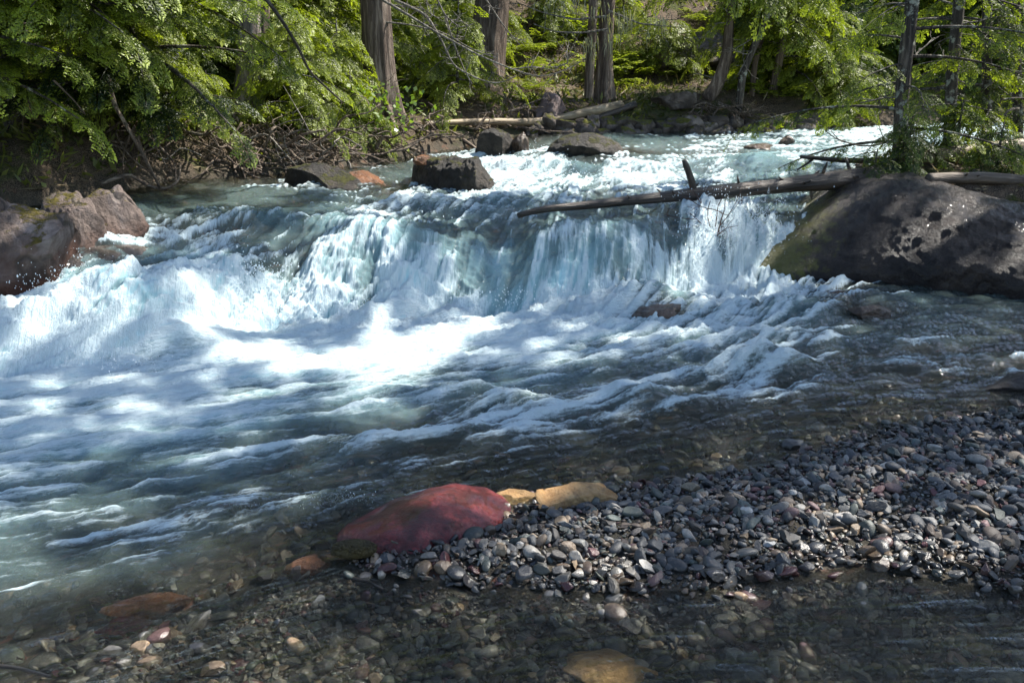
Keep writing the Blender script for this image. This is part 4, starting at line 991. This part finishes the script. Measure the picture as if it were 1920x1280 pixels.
# bare arching branches that hang from the cedar at the left of centre
arcs = [[(640,-40),(735,10),(820,62),(900,105),(960,130),(1010,145),(1055,135),(1090,115)],[(740,0),(800,28),(830,80),(850,125),(900,150),(935,158),(970,142)],[(810,-20),(835,30),(862,52),(888,45)],[(835,30),(850,80),(870,130),(885,158)],[(700,40),(760,45),(830,60),(880,90),(930,110)],[(905,-10),(945,50),(975,85)],[(1040,128),(1065,118),(1062,95)],[(960,130),(1000,125),(1040,132)],[(735,10),(790,15),(822,35)]]
for i, a in enumerate(arcs):
    dd_ = 13.2+.1*i; m = MB(); P = spline([up(x_, y_, dd_-.0005*(x_-700)) for x_, y_ in a], 30)-b
    m.tube(P, np.linspace(.022 if i < 2 else .013, .006, 30), n=6, cap=False)
    rr = np.random.RandomState(i)
    for k in range(9):
        j = rr.randint(5, 29); twigs(m, P[j], np.array([rr.normal(0, .6), rr.normal(0, .3), rr.normal(.1, .6)]), rr.uniform(.08, .3), .006, 1, rr)
    m.build('bare_branch', M_twig, cedA)
b = gp(468, 12.6); t_ = up(468, 0, 12.6)
make_tree('cedar_tree', [b, up(466, 180, 12.6), t_, tall(b, t_, 7)], [.15, .125, .115, .07], M_cedarpale, 'pale shredded-bark cedar behind the hanging hemlock boughs', seed=2, fur=.16, n=36, flare=1., seg=80, crown=conifer_crown(3.6, 6.6, 7, 1.3, FR_MID))
b = gp(492, 13.4); t_ = up(490, 0, 13.4)
make_tree('cedar_tree', [b, t_, tall(b, t_, 6)], [.12, .10, .06], M_cedar, 'greyer trunk close behind the pale shredded-bark cedar', seed=3, fur=.16, n=30, seg=60, crown=conifer_crown(3.6, 5.8, 5, 1.2, FR_MID))
b = gp(905, 16.9); t_ = up(922, 0, 16.9)
make_tree('cedar_tree', [b, up(912, 130, 16.9), t_, tall(b, t_, 7)], [.30, .25, .20, .10], M_cedar, 'wide dark cedar with swollen base behind the bare arching branches', seed=4, fur=.16, n=50, flare=.6, seg=110, crown=conifer_crown(3.6, 6.8, 8, 1.4, FR_MID))
b = gp(1102, 16.2); t_ = up(1110, 60, 16.2)
make_tree('slender_tree', [b, up(1104, 150, 16.2), t_, tall(b, t_, 5)], [.075, .065, .06, .03], M_cedar, 'slender straight trunk left of a thicker one on the far bank', seed=5, fur=.1, n=18, crown=conifer_crown(2.6, 4.8, 10, 1.2, FR_MID))
b = gp(1130, 16.4); t_ = up(1140, 0, 16.4)
treeE = make_tree('cedar_tree', [b, up(1133, 110, 16.4), t_, tall(b, t_, 6)], [.13, .105, .095, .05], M_cedar, 'grey cedar trunk on the far bank right of the slender one', seed=6, fur=.14, n=26, flare=.6, seg=70, crown=conifer_crown(2.9, 5.8, 12, 1.6, FR_CED))
def beard(parent, org, px, py, d, n, L, rs_):
    m = MB(); q = up(px, py, d)
    for _ in range(n):
        p = q+np.array([rs_.normal(0, .06), rs_.normal(0, .05), rs_.normal(0, .05)]); l = L*rs_.uniform(.2, 1); wv = rs_.uniform(.003, .01)
        z = np.linspace(0, 1, 6); w_ = wv*(1-z*.9)
        cx = p[0]+np.cumsum(rs_.normal(0, .01, 6)); cz = p[2]-z*l
        A = np.stack([cx-w_, np.full(6, p[1]), cz], -1); B = np.stack([cx+w_, np.full(6, p[1])+rs_.normal(0, .01), cz], -1)
        V = np.stack([A, B], 1).reshape(-1, 3)-org; i = np.arange(5)*2
        m.add(V, np.stack([i, i+1, i+3, i+2], -1), tint=rs_.rand())
    m.build('hanging_lichen', M_lichen, parent, smooth=False)
rs_ = np.random.RandomState(3)
eo = np.array(treeE.location)
m = MB()
for a in ([(1140,30),(1080,38),(1020,25),(970,5)],[(1140,55),(1090,62),(1040,60),(1000,45)],[(1140,20),(1200,45),(1260,50)]):
    P = spline([up(x_, y_, 15.9) for x_, y_ in a], 20)-eo; m.tube(P, np.linspace(.02, .007, 20), n=6, cap=False)
    for k in range(7): twigs(m, P[rs_.randint(3, 19)], np.array([rs_.normal(0, .6), .1, rs_.normal(-.2, .5)]), .3, .006, 1, rs_)
m.build('bare_branch', M_twig, treeE)
for px, py, L in ((1018,8,.16),(1040,-5,.12),(1080,-10,.22),(1108,85,.25),(1105,70,.3),(1140,70,.35),(1165,40,.4),(1150,30,.3),(1120,10,.3),(1180,20,.35),(1060,10,.15),(1210,60,.2),(1245,30,.3)):
    beard(treeE, eo, px, py, 15.85, 12, L*1.3, rs_)
# leaning trees
def lean(name, px, d, path, rr, lab, seed, mat=M_cedar, ck=None, **k):
    b = gp(px, d); pts = [b]+[up(x_, y_, d-.02*i) for i, (x_, y_) in enumerate(path)]; t_ = pts[-1]; dv = pts[-1]-pts[-2]; dv /= dv[2]
    pts.append(t_+dv*1.6*np.array([.4, .4, 1]))
    return make_tree(name, pts, rr, mat, lab, seed=seed, n=16, seg=50, fur=.12, crown=ck, leafmat=M_leafced, **k)
lean('leaning_tree', 1318, 16.8, [(1345,160),(1363,110),(1368,40),(1372,0)], [.12,.10,.075,.065,.05,.02], 'curved-base tree leaning over the far bank with exposed roots', 11, ck=conifer_crown(1.7, 3.6, 16, 1.3, FR_CED, hang=.05), bare=3, barez=(.2, 1.2))
lean('leaning_tree', 1378, 16.6, [(1392,140),(1412,90),(1435,40),(1450,0)], [.07,.055,.05,.045,.035,.02], 'thin dark tree leaning right beside the curved-base tree', 12, M_fir, ck=conifer_crown(1.5, 3.5, 12, 1.1, FR_CED, hang=.05), bare=3, barez=(.5, 1.8))
lean('leaning_tree', 1402, 17.1, [(1415,120),(1428,70),(1440,0)], [.05,.045,.04,.035,.02], 'very thin grey tree between the leaning dark trees', 13, ck=conifer_crown(1.4, 3., 8, 1., FR_CED, hang=.05))
lean('leaning_tree', 1440, 17.3, [(1458,125),(1468,80),(1480,20)], [.075,.065,.06,.05,.03], 'rightmost reddish trunk leaning right above the yellow-green sprays', 14, ck=conifer_crown(.5, 3.2, 20, 1.3, FR_CED, hang=.05))
m = MB(); r = np.random.RandomState(31)
rt = gp(1330, 16.5, .1)
for k in range(12): twigs(m, r.normal(0, .12, 3)*[2, 1, .5], np.array([r.normal(0, .7), -.6, r.normal(-.3, .3)]), .6, .016, 2, r)
o = m.build('exposed_roots', M_stick); o.location = rt; tag(o, 'bleached exposed roots under the curved-base leaning tree', 'roots')
b = gp(765, 16.2); make_tree('broken_snag', [b, up(762, 150, 16.2), up(770, 104, 16.2)], [.07, .06, .045], M_logpale, 'short broken pale snag right of the thick straight cedar', cat='snag', n=14, seg=20, seed=15)
for px, d, hh, lab, sd_ in ((630,18,.05,'thin dark trunk in the shade left of the thick straight cedar',16),(560,17,.06,'thin trunk in deep shade right of the pale cedar',17),(835,19.5,.09,'dim trunk between the thick cedar and the wide dark cedar',18),(1010,20,.09,'dim trunk high on the slope right of the wide dark cedar',19),(1240,22,.10,'dim trunk up the litter slope behind the leaning trees',20)):
    b = gp(px, d); make_tree('forest_tree', [b, b+[.03, 0, 3], b+[.0, 0, 6]], [hh, hh*.85, hh*.5], M_cedar, lab, seed=sd_, n=14, seg=24, crown=conifer_crown(2.6, 5.8, 8, 1.4, FR_MID))

# right spit trees
def spit_tree(px, py0, d, path, rr, lab, seed, ck, **k):
    b = gp(px, d); pts = [b]+[up(x_, y_, d) for x_, y_ in path]; dv = pts[-1]-pts[-2]; dv /= dv[2]
    pts.append(pts[-1]+dv*8.5*np.array([.3, .3, 1]))
    rr = rr+[.025]
    return make_tree('spit_conifer', pts, rr, M_fir, lab, seed=seed, n=18, seg=80, fur=.14, crown=ck, leafmat=M_leafced, **k)
def spit_crown(n, L, tint=0., azr=None):
    def f(leaf, wood, pts, r):
        for i in range(n):
            z = .15+2.6*(i+r.rand())/n; az = i*2.4+r.normal(0, .5) if azr is None else r.uniform(*azr)
            limb(leaf, wood, trunk_at(pts, z), az, L*r.uniform(.45, 1.1), r.uniform(-.1, .25), .25, FR_CED if r.rand() < .6 else FR_MID, r, .17, .62, r0=.013, bare=.3, tint=tint, nb=1, hang=.02)
    return f
sp1 = spit_tree(1688, 300, 10.9, [(1690,200),(1700,90),(1712,0)], [.075,.065,.06,.055], 'slim dark-barked conifer with lichen-flecked trunk behind the huge boulder', 61, spit_crown(20, 1.6), bare=9, barez=(.3, 2.4), barelen=1.1)
sp2 = spit_tree(1778, 290, 11.8, [(1782,180),(1792,60),(1799,0)], [.07,.06,.055,.05], 'slim sunlit conifer second from the left on the right spit', 62, spit_crown(18, 1.5), bare=8, barez=(.3, 2.4), barelen=1.1)
sp3 = spit_tree(1851, 290, 12.2, [(1850,200),(1851,120),(1850,0)], [.06,.05,.045,.04], 'dark shaded conifer trunk third from the left on the right spit', 63, spit_crown(18, 1.5, -.3), bare=4, barez=(.3, 2.4))
sp4 = spit_tree(1912, 290, 12.6, [(1908,200),(1905,100),(1902,0)], [.06,.05,.045,.04], 'dark conifer trunk at the right edge of the photo', 64, spit_crown(20, 1.6, -.3), bare=3, barez=(.3, 2.4))
r = np.random.RandomState(71)
def sapling(name, px, d, H, L, frs, mat, lab, seed, n=14, fs=.7, group=None, tint=0., xy=None):
    b = gp(px, d) if xy is None else np.array([xy[0], xy[1], gz(*xy)-.05])
    return make_tree(name, [b, b+[0, 0, H*.5], b+[.02, 0, H]], [.02+.01*H, .015+.006*H, .006], M_fir, lab, cat='sapling' if H < 2 else 'tree', group=group, seed=seed, n=8, seg=12,
                     crown=conifer_crown(.08*H, H*.97, n, L, frs, .15, fs, tint=tint), leafmat=mat)
sapling('young_conifer', 1640, 10.2, .55, .5, FR_MID, M_leafdark, 'dark low conifer seedling against the rim of the huge boulder', 81, 10, .5)
sapling('young_conifer', 1700, 10.6, .7, .6, FR_MID, M_leafdark, 'dark sapling spreading at the base of the slim lichen-flecked conifer', 82, 14, .5)
sapling('young_conifer', 1790, 11.0, .7, .6, FR_MID, M_leafdark, 'dark sapling on the spit between the slim conifers', 83, 12, .5)
sapling('young_conifer', 1870, 10.4, .6, .5, FR_CED, M_leafdark, 'drooping green sapling at the right end of the spit', 84, 12, .5)
sapling('young_conifer', 1560, 16.9, 1.0, 1.1, FR_CED, M_leafced, 'bright yellow-green bush sapling on the far bank behind the slim conifers', 85, 16, .7)

# hemlock at the left
def hem_crown(specs):
    def f(leaf, wood, pts, r):
        for (z, az, L, rise, sag, tint) in specs:
            limb(leaf, wood, trunk_at(pts, z), az, L, rise, sag, FR_HEM, r, .2, .8, r0=.016, bare=.25, tint=tint, nb=2, hang=.05)
    return f
def specs(n, z0, z1, L, a0, a1, seed, tint=0.):
    r = np.random.RandomState(seed); out = []
    for i in range(n):
        t = (i+.5)/n; out.append((z0+(z1-z0)*t+r.normal(0, .05), rad(r.uniform(a0, a1)), L*r.uniform(.55, 1.1), r.uniform(-.05, .25), r.uniform(.1, .4), tint+r.normal(0, .12)))
    return out
def hemlock(px, d, H, rr, lab, seed, sp):
    b = gp(px, d); make_tree('hemlock_tree', [b, b+[.05, 0, H/2], b+[.05, .1, H]], [rr, rr*.8, rr*.3], M_fir, lab, seed=seed, n=20, seg=40, fur=.1, crown=hem_crown(sp), leafmat=M_leafhem)
hemlock(255, 11.0, 7., .12, 'large dark hemlock whose boughs hang over the left waterline', 91, specs(14, .25, .8, 1.5, 200, 350, 7, -.25)+specs(42, .55, 2.9, 2.2, 180, 345, 1, .0))
hemlock(40, 10.3, 7., .12, 'hemlock at the left edge with sunlit pale green drooping tips', 92, specs(44, .8, 2.8, 2.3, 200, 365, 2, .12))
hemlock(-160, 9.6, 7., .12, 'hemlock beyond the left edge reaching over the rock outcrop', 93, specs(36, .8, 2.8, 2.3, 240, 390, 3, .12))
# understory on the left and centre bank
US = [(520,15.5,2.6,1.5,'tall bright young cedar behind the pale cedar'),(585,16.5,2.4,1.4,'young cedar with layered sunlit sprays deep in the gap left of the thick cedar'),(750,18,2.2,1.5,'young cedar with layered sprays just right of the thick straight cedar'),(820,19.5,2.6,1.6,'young conifer in dappled light behind the dim trunk'),(870,18.3,1.6,1.2,'small conifer touching the left side of the wide dark cedar'),(1480,17.6,1.8,1.6,'yellow-green young cedar right of the leaning trees'),(1540,17.4,1.5,1.5,'second yellow-green young cedar above the far waterline'),(545,12.9,1.1,.9,'bright young cedar right of the pale cedar'),(590,12.6,.9,.9,'yellow-green young cedar on the bank above the roots'),(640,13.2,1.2,.9,'green young cedar left of the thick straight cedar'),(660,12.7,.7,.7,'low spreading sapling at the foot of the thick straight cedar'),
      (560,14.5,2.2,1.2,'taller young conifer behind the bright young cedar'),(625,15.2,2.4,1.2,'young conifer in dappled light left of the thick cedar'),(790,15.6,.7,.7,'low green sapling right of the pale snag'),(805,17.2,1.6,1.0,'young hemlock with flat sprays between the cedars'),(850,16.2,.8,.8,'flat sprayed seedling beside the wide dark cedar')]
for i, (px, d, H, L, lab) in enumerate(US):
    sapling('young_cedar', px, d, H, L, FR_CED if i % 2 else FR_MID, M_leafced, lab, 110+i, int(12+H*5), .6, tint=.1)
# undergrowth of the far bank: five kinds of low plant, copied
def fern(seed):
    r = np.random.RandomState(seed); root = empty('understory_fern', (0, 0, 0)); lf = MB()
    for k in range(11):
        a = k*2.4+r.normal(0, .2); add_frond(lf, FR_MID[k % 4], np.zeros(3), np.array([math.cos(a), math.sin(a), r.uniform(.5, 1.1)]), r.uniform(.7, 1.1), 0, .1)
    lf.build('fronds', M_leafced, root, smooth=False); return root
def youngtree(seed, H, L, fr, mt):
    b = np.zeros(3); t_ = make_tree('undergrowth_sapling', [b, b+[0, 0, H*.5], b+[.03, 0, H]], [.02, .014, .005], M_fir, None, None, seed=seed, n=6, seg=8, crown=conifer_crown(.1*H, H*.97, int(9+H*7), L, fr, .17, .62, tint=.1), leafmat=mt)
    return t_
up_ = [fern(1), youngtree(2, .8, .7, FR_CED, M_leafced), youngtree(3, 1.3, .9, FR_MID, M_leafced), youngtree(4, 1.0, .8, FR_MID, M_leafdark), fern(5), youngtree(6, 1.7, 1.0, FR_CED, M_leafced)]
r = np.random.RandomState(404); used_u = set()
for i in range(200):
    px_ = r.choice([r.uniform(250, 700), r.uniform(480, 900), r.uniform(1380, 1950), r.uniform(900, 1400), r.uniform(1450, 1900)]); py_ = r.uniform(20, np.interp(px_, [250, 480, 760, 1000, 1400, 1950], [290, 290, 225, 190, 185, 225]))
    q = hitg(px_, py_)
    if sdf(np.array([q[0]]), np.array([q[1]]), FAR)[0] < .4: continue
    if (425 < px_ < 505 and q[1] < 13) or (640 < px_ < 785 and q[1] < 14.6) or (860 < px_ < 960 and q[1] < 17.2): continue
    k = r.randint(6)
    if 900 < px_ < 1330: k = (0, 4, 1)[i % 3]
    o = up_[k]
    if k in used_u: o = copy_tree(o)
    used_u.add(k); sc_ = r.uniform(.6, 1.25); o.location = (q[0], q[1], q[2]-.03); o.rotation_euler = (0, 0, r.uniform(0, 6.3)); o.scale = (sc_, sc_, sc_)
    if k in (0, 4): tag(o, 'green fern clump in the undergrowth of the far bank', 'fern', 'ferns on the far bank')
    else: tag(o, 'small feathery sapling in the undergrowth of the far bank', 'sapling', 'saplings in the far bank undergrowth')
# background forest
protos = []
r = np.random.RandomState(200)
for k in range(5):
    b = np.array([0, 0, 0.]); H = [4.6, 4.2, 5., 3.6, 4.4][k]
    root = empty('forest_conifer', b)
    V, Q, T = trunk_mesh([b, b+[.05, 0, H/2], b+[0, 0, H]], [.11, .08, .02], 12, .1, k, 0, 20); MB().add(V, Q, T).build('trunk', M_cedar if k % 2 else M_fir, root)
    leaf, wood = MB(), MB()
    conifer_crown(.15 if k != 2 else 1.2, H*.95, 34, 1.7, FR_FAR, .26, .85, tint=.05*k)(leaf, wood, np.array([b, b+[0, 0, H]]), np.random.RandomState(k+7))
    leaf.build('crown', M_leafced if k in (1, 4) else M_leafdark, root, smooth=False)
    protos.append(root)
spots = []
for row, (d0, d1, step) in enumerate(((18.5, 20.5, 1.9), (21.5, 24, 2.2), (25, 28, 2.8), (30, 34, 3.4))):
    xx = -d1*.62
    while xx < d1*.66:
        x_ = xx+r.normal(0, .3); y_ = r.uniform(d0, d1)
        px_, _ = proj(x_, y_, 1.5)
        slope_gap = 880 < px_ < 1400 and row < 1
        if sdf(np.array([x_]), np.array([y_]), FAR)[0] > 1.2 and not slope_gap:
            if not (1480 < px_ < 1780 and row == 0): spots.append((x_, y_))
        xx += step*r.uniform(.8, 1.2)
for xx, yy in ((-7.5, 12.5), (-9, 10.5), (-6.2, 14), (-8.5, 15.5), (-5, 16), (-3.6, 14.6), (-11, 13), (-4.6,13.2),(-6.5, 17.5),(6.4, 19.8), (7.8, 20.5), (9.5, 19.8), (5.2, 19.6), (11.5,21),(8.8, 18.8)): spots.append((xx, yy))
used_p = set()
for i, (x_, y_) in enumerate(spots):
    k = i % 5; o = protos[k]
    if k in used_p: o = copy_tree(o)
    used_p.add(k)
    s = r.uniform(.85, 1.25); o.location = (x_, y_, gz(x_, y_)-.1); o.rotation_euler = (r.normal(0, .03), r.normal(0, .03), r.uniform(0, 6.28)); o.scale = (s, s, s)
    tag(o, 'leafy forest conifer in the dense stand behind the banks', 'tree', 'conifers of the forest behind the banks')

# broad-leaved shrub at the left of centre
b = gp(695, 12.9); rt = empty('leafy_shrub', b, 'bright green broad-leaved shrub at the foot of the thick straight cedar', 'shrub')
r = np.random.RandomState(77); wood, leaf = MB(), MB(); n = 420
for k in range(12): twigs(wood, np.zeros(3), np.array([r.normal(0, .7), -.3+r.normal(0, .4), .8]), r.uniform(.4, .8), .008, 2, r)
B = np.stack([r.normal(0, .33, n), r.normal(-.2, .25, n), r.uniform(.02, .55, n)], -1); D = r.normal(size=(n, 3)); D[:, 2] -= .3; D /= np.linalg.norm(D, axis=1)[:, None]
S = np.cross(D, np.array([0, 0, 1.])+r.normal(0, .4, (n, 3))); S /= np.linalg.norm(S, axis=1)[:, None]
V, Q = leafquads(B, D, S, r.uniform(.05, .09, n), r.uniform(.018, .032, n)); leaf.add(V, Q, tint=np.repeat(r.uniform(.2, 1, n), 4))
wood.build('stems', M_stick, rt); leaf.build('leaves', M_leafbr, rt, smooth=False)

# ground plants, dry grass and litter of the banks
r = np.random.RandomState(300); N = 70000
x = r.uniform(-9, 12, N); y = r.uniform(7, 23, N)
sf_ = sdf(x, y, FAR); sr_ = sdf(x, y, RIGHT); dn = vn2(x*.9, y*.9, 6)
k = ((sf_ > .1)|(sr_ > .15)) & (dn+r.normal(0, .3, N) > -.15)
x, y = x[k], y[k]; n = len(x); z = ground(x, y)
D = np.stack([r.normal(0, .6, n), r.normal(0, .6, n), r.uniform(.1, 1, n)], -1); D /= np.linalg.norm(D, axis=1)[:, None]
S = np.cross(D, r.normal(size=(n, 3))); S /= np.linalg.norm(S, axis=1)[:, None]
V, Q = leafquads(np.stack([x, y, z-.01], -1), D, S, r.uniform(.05, .2, n), r.uniform(.008, .028, n))
o = MB().add(V, Q, tint=np.repeat(np.clip(.45+.5*vn2(x*1.7, y*1.7, 8)+r.normal(0, .15, n), 0, 1), 4)).build('ground_plants', M_grass, smooth=False); tag(o, kind='stuff')
N = 30000; x = r.uniform(-8, 9, N); y = r.uniform(8, 21, N); k = (sdf(x, y, FAR) > .05)|(sdf(x, y, RIGHT) > .1); x, y = x[k], y[k]; n = len(x); z = ground(x, y)
D = np.stack([r.normal(0, 1, n), r.normal(0, 1, n), r.normal(.1, .3, n)], -1); D /= np.linalg.norm(D, axis=1)[:, None]; S = np.cross(D, [0, 0, 1.]+r.normal(0, .3, (n, 3))); S /= np.linalg.norm(S, axis=1)[:, None]
V, Q = leafquads(np.stack([x, y, z+.01], -1), D, S, r.uniform(.04, .3, n), r.uniform(.004, .014, n))
M_litter = leaf_mat('dead_litter', (.07, .045, .03), (.42, .33, .23), .15)
o = MB().add(V, Q, tint=np.repeat(r.uniform(0, 1, n), 4)).build('forest_litter', M_litter, smooth=False); tag(o, kind='stuff')

# ------------------------------------------------------------------ unseen foliage added along sun rays to shade the near river
LIT = [(1000,262,1),(1400,262,1),(1800,262,.9),(950,320,1),(1300,320,1),(1600,320,1),(1900,320,.8),(650,350,.7),(850,370,.5),(1000,360,.8),(1200,350,.6),(1400,350,.9),(1550,350,.9),(1500,390,.4),(700,385,.5),(500,380,.3),(350,380,.15),(250,430,.6),(380,430,.6),(480,430,.4),
(600,420,.4),(750,440,.6),(850,440,.2),(1000,430,.15),(1150,420,.15),(1300,400,.6),(1380,400,.8),(60,520,.95),(150,470,.9),(100,580,.75),(30,620,.4),(400,620,.3),(200,560,.4),(300,560,.25),(250,620,.1),(450,560,.55),(550,580,.62),(650,540,.5),(750,540,.4),(850,550,.3),(900,480,.2),(1000,500,.1),(1200,500,.1),
(1000,580,.15),(1300,530,.4),(1400,540,.2),(1500,480,.0),(1568,480,.1),(1640,470,.4),(1700,480,.35),(1850,500,.08),(1700,540,.05),(760,625,1),(830,630,.7),(650,645,.1),(500,660,.0),(300,700,.0),(100,720,.0),(950,650,.08),(1200,650,.05),(1500,650,0),(1800,650,0),(200,800,.03),(500,800,.08),(900,780,.1),(1300,780,0),(1700,780,0),
(100,900,.6),(300,900,.65),(550,920,.7),(300,980,1),(100,980,1),(550,960,.9),(200,1060,1),(300,1130,1),(50,1100,.9),(500,1060,.75),(620,1060,.8),(420,1130,.8),(150,1160,.8),(800,850,.08),(1100,850,0),(720,1010,.95),(800,950,.4),(880,970,.2),(1100,900,1),(1000,925,1),(1160,925,1),(1230,935,.7),(1090,960,.8),(1350,950,.6),(1300,880,.1),(1550,930,1),(1620,975,.9),(1700,940,1),(1780,930,.9),
(1800,970,.45),(1500,880,.1),(1750,860,.1),(1900,880,.05),(1100,1020,.45),(1300,1030,.4),(1600,1010,.6),(1800,1040,.15),(1500,1080,.1),(700,1060,.45),(900,1080,.2),(600,1150,.05),(1000,1150,.05),(1400,1180,0),(1800,1180,0),(1150,1245,1),(900,1250,.08),(500,1250,0),(100,1250,0),(-200,600,.5),(-200,900,.4),(2100,700,0),(2100,1000,.1)]
lm = ctrl_map(LIT, 50)[0]
r = np.random.RandomState(900)
anch = []
for t_, lab in ((sp1, 0), (sp2, 0), (sp3, 0), (sp4, 0)): anch.append((t_, np.array(t_.location)))
for (x_, y_, lab) in ((7.6, 8.6, 'tall conifer off the right edge whose crown shades the near water'), (9.6, 11.2, 'tall conifer standing behind the first one off the right edge'), (6.6, 6.9, 'tall conifer beside the side channel beyond the right edge')):
    b = np.array([x_, y_, gz(x_, y_)-.1]); t_ = make_tree('tall_shade_conifer', [b, b+[0, 0, 6], b+[.1, 0, 12.5]], [.2, .14, .03], M_fir, lab, seed=int(x_*10), n=18, seg=50, fur=.1)  # added out of view to carry the shading foliage
    anch.append((t_, b))
leafs = [MB() for _ in anch]; woods = [MB() for _ in anch]
step = .21
for gx_ in np.arange(-4.8, 5.8, step):
    for gy_ in np.arange(2.0, 9.8, step):
        if abs(gx_) > .62*gy_+.6: continue
        x_ = gx_+r.uniform(-.12, .12); y_ = gy_+r.uniform(-.12, .12)
        px_, py_ = proj(x_, y_, .25); v = float(samp(lm, np.array(px_), np.array(py_)))
        u = max(.14, .5+.5*float(vn2(np.array(x_*2.1), np.array(y_*2.1), 44))*1.3)
        if v > .9 or u*.9+.05 < v: continue
        t_ = r.uniform(11.5, 15.5); c = np.array([x_, y_, .25])+SD*t_  # clump set up the sun ray from the spot it shades
        best = min(range(len(anch)), key=lambda i: math.hypot(c[0]-anch[i][1][0], c[1]-anch[i][1][1]))
        org = anch[best][1]; c = c-org
        az = math.atan2(c[1], c[0])
        for q in range(3):
            a = az+q*2.1+r.normal(0, .3); add_frond(leafs[best], FR_SHADE[r.randint(3)], c-np.array([math.cos(a), math.sin(a), 0])*.1, np.array([math.cos(a), math.sin(a), r.normal(-.1, .2)]), r.uniform(.4, .6), 0, r.normal(0, .1))
        rad_ = math.hypot(c[0], c[1])
        if rad_ > .3 and r.rand() < .15:
            woods[best].tube(spline([np.array([0, 0, c[2]-.12*rad_]), c*[.5, .5, 1]+[0, 0, .05*rad_], c], 8), np.linspace(.03, .006, 8), n=5, cap=False)
for (t_, org), lf, wd in zip(anch, leafs, woods):
    if lf.n: lf.build('shade_crown', M_leafdark, t_, smooth=False)  # foliage added only where the river should lie in shade
    if wd.n: wd.build('shade_limbs', M_fir, t_)
    if t_.name.startswith('tall'):
        print(t_.name, lf.n)

# ------------------------------------------------------------------ spray
r = np.random.RandomState(55); mb = MB(); V0, F0 = ICO[1]
SPR = [(1380,440,110,50,900,.22),(1340,470,60,60,300,.2),(480,530,80,25,350,.15),(100,520,90,40,500,.15),(200,690,150,20,300,.12),(700,585,150,14,300,.12),(1000,575,150,12,250,.12),(960,770,60,16,200,.08),(640,942,60,10,160,.03),(480,955,100,8,80,.02),(1420,690,30,20,120,.08),(1030,325,120,8,300,.12),(1200,570,60,14,150,.1),(800,400,150,20,30,.03),(1000,290,30,15,60,.08)]
Cc, Sz = [], []
for px, py, sx, sy, n, h in SPR:
    for _ in range(n):
        a, b_ = r.normal(px, sx*.5), r.normal(py, sy*.5)
        Cc.append((a, b_, abs(r.normal(0, h*.6)))); Sz.append(r.uniform(.0012, .0035) if r.rand() < .93 else r.uniform(.003, .006))
Cc = np.array(Cc); Sz = np.array(Sz); plume = []
for j in range(170):
    q0 = onwater(r.uniform(1310, 1450), r.uniform(395, 475)); v = np.array([r.normal(-.15, .5), r.normal(-.5, .35), r.uniform(.6, 2.3)])
    for k in range(16):
        tt_ = r.uniform(.02, .32); plume.append((*(q0+v*tt_+np.array([0, 0, -4.9*tt_*tt_])+r.normal(0, .008, 3)), r.uniform(.001, .0032)*(1-tt_)))
plume = np.array(plume)
# drop the points on the water sheet: intersect view rays with the calm level
dx = (Cc[:, 0]-960)/FPX; dv = (640-Cc[:, 1])/FPX; dyv = ca+dv*sa; dzv = -sa+dv*ca
tt = np.linspace(1.5, 22, 500)[:, None]; hit = (CH+dzv*tt) <= wl(dx*tt, dyv*tt); ki = hit.argmax(0); th_ = tt[ki, 0]
Pp = np.stack([dx*th_, dyv*th_, CH+dzv*th_+Cc[:, 2]+.01], -1)
Sz *= np.clip(th_/6, .6, 1.6)
Pp = np.vstack([Pp, plume[:, :3]]); Sz = np.concatenate([Sz, plume[:, 3]*1.5])
el = np.stack([Sz*1.0, Sz*1.2, Sz*1.7], -1)
Vd = (V0[None]*el[:, None]+Pp[:, None]).reshape(-1, 3); Fd = (F0[None]+(np.arange(len(Sz))*len(V0))[:, None, None]).reshape(-1, 3)
mm_, t, p, out = mat_new('water_droplets'); p.inputs['Base Color'].default_value = (.82, .87, .9, 1); p.inputs['Roughness'].default_value = .1
tag(mesh_np('spray', Vd, Fd, mm_), kind='stuff')
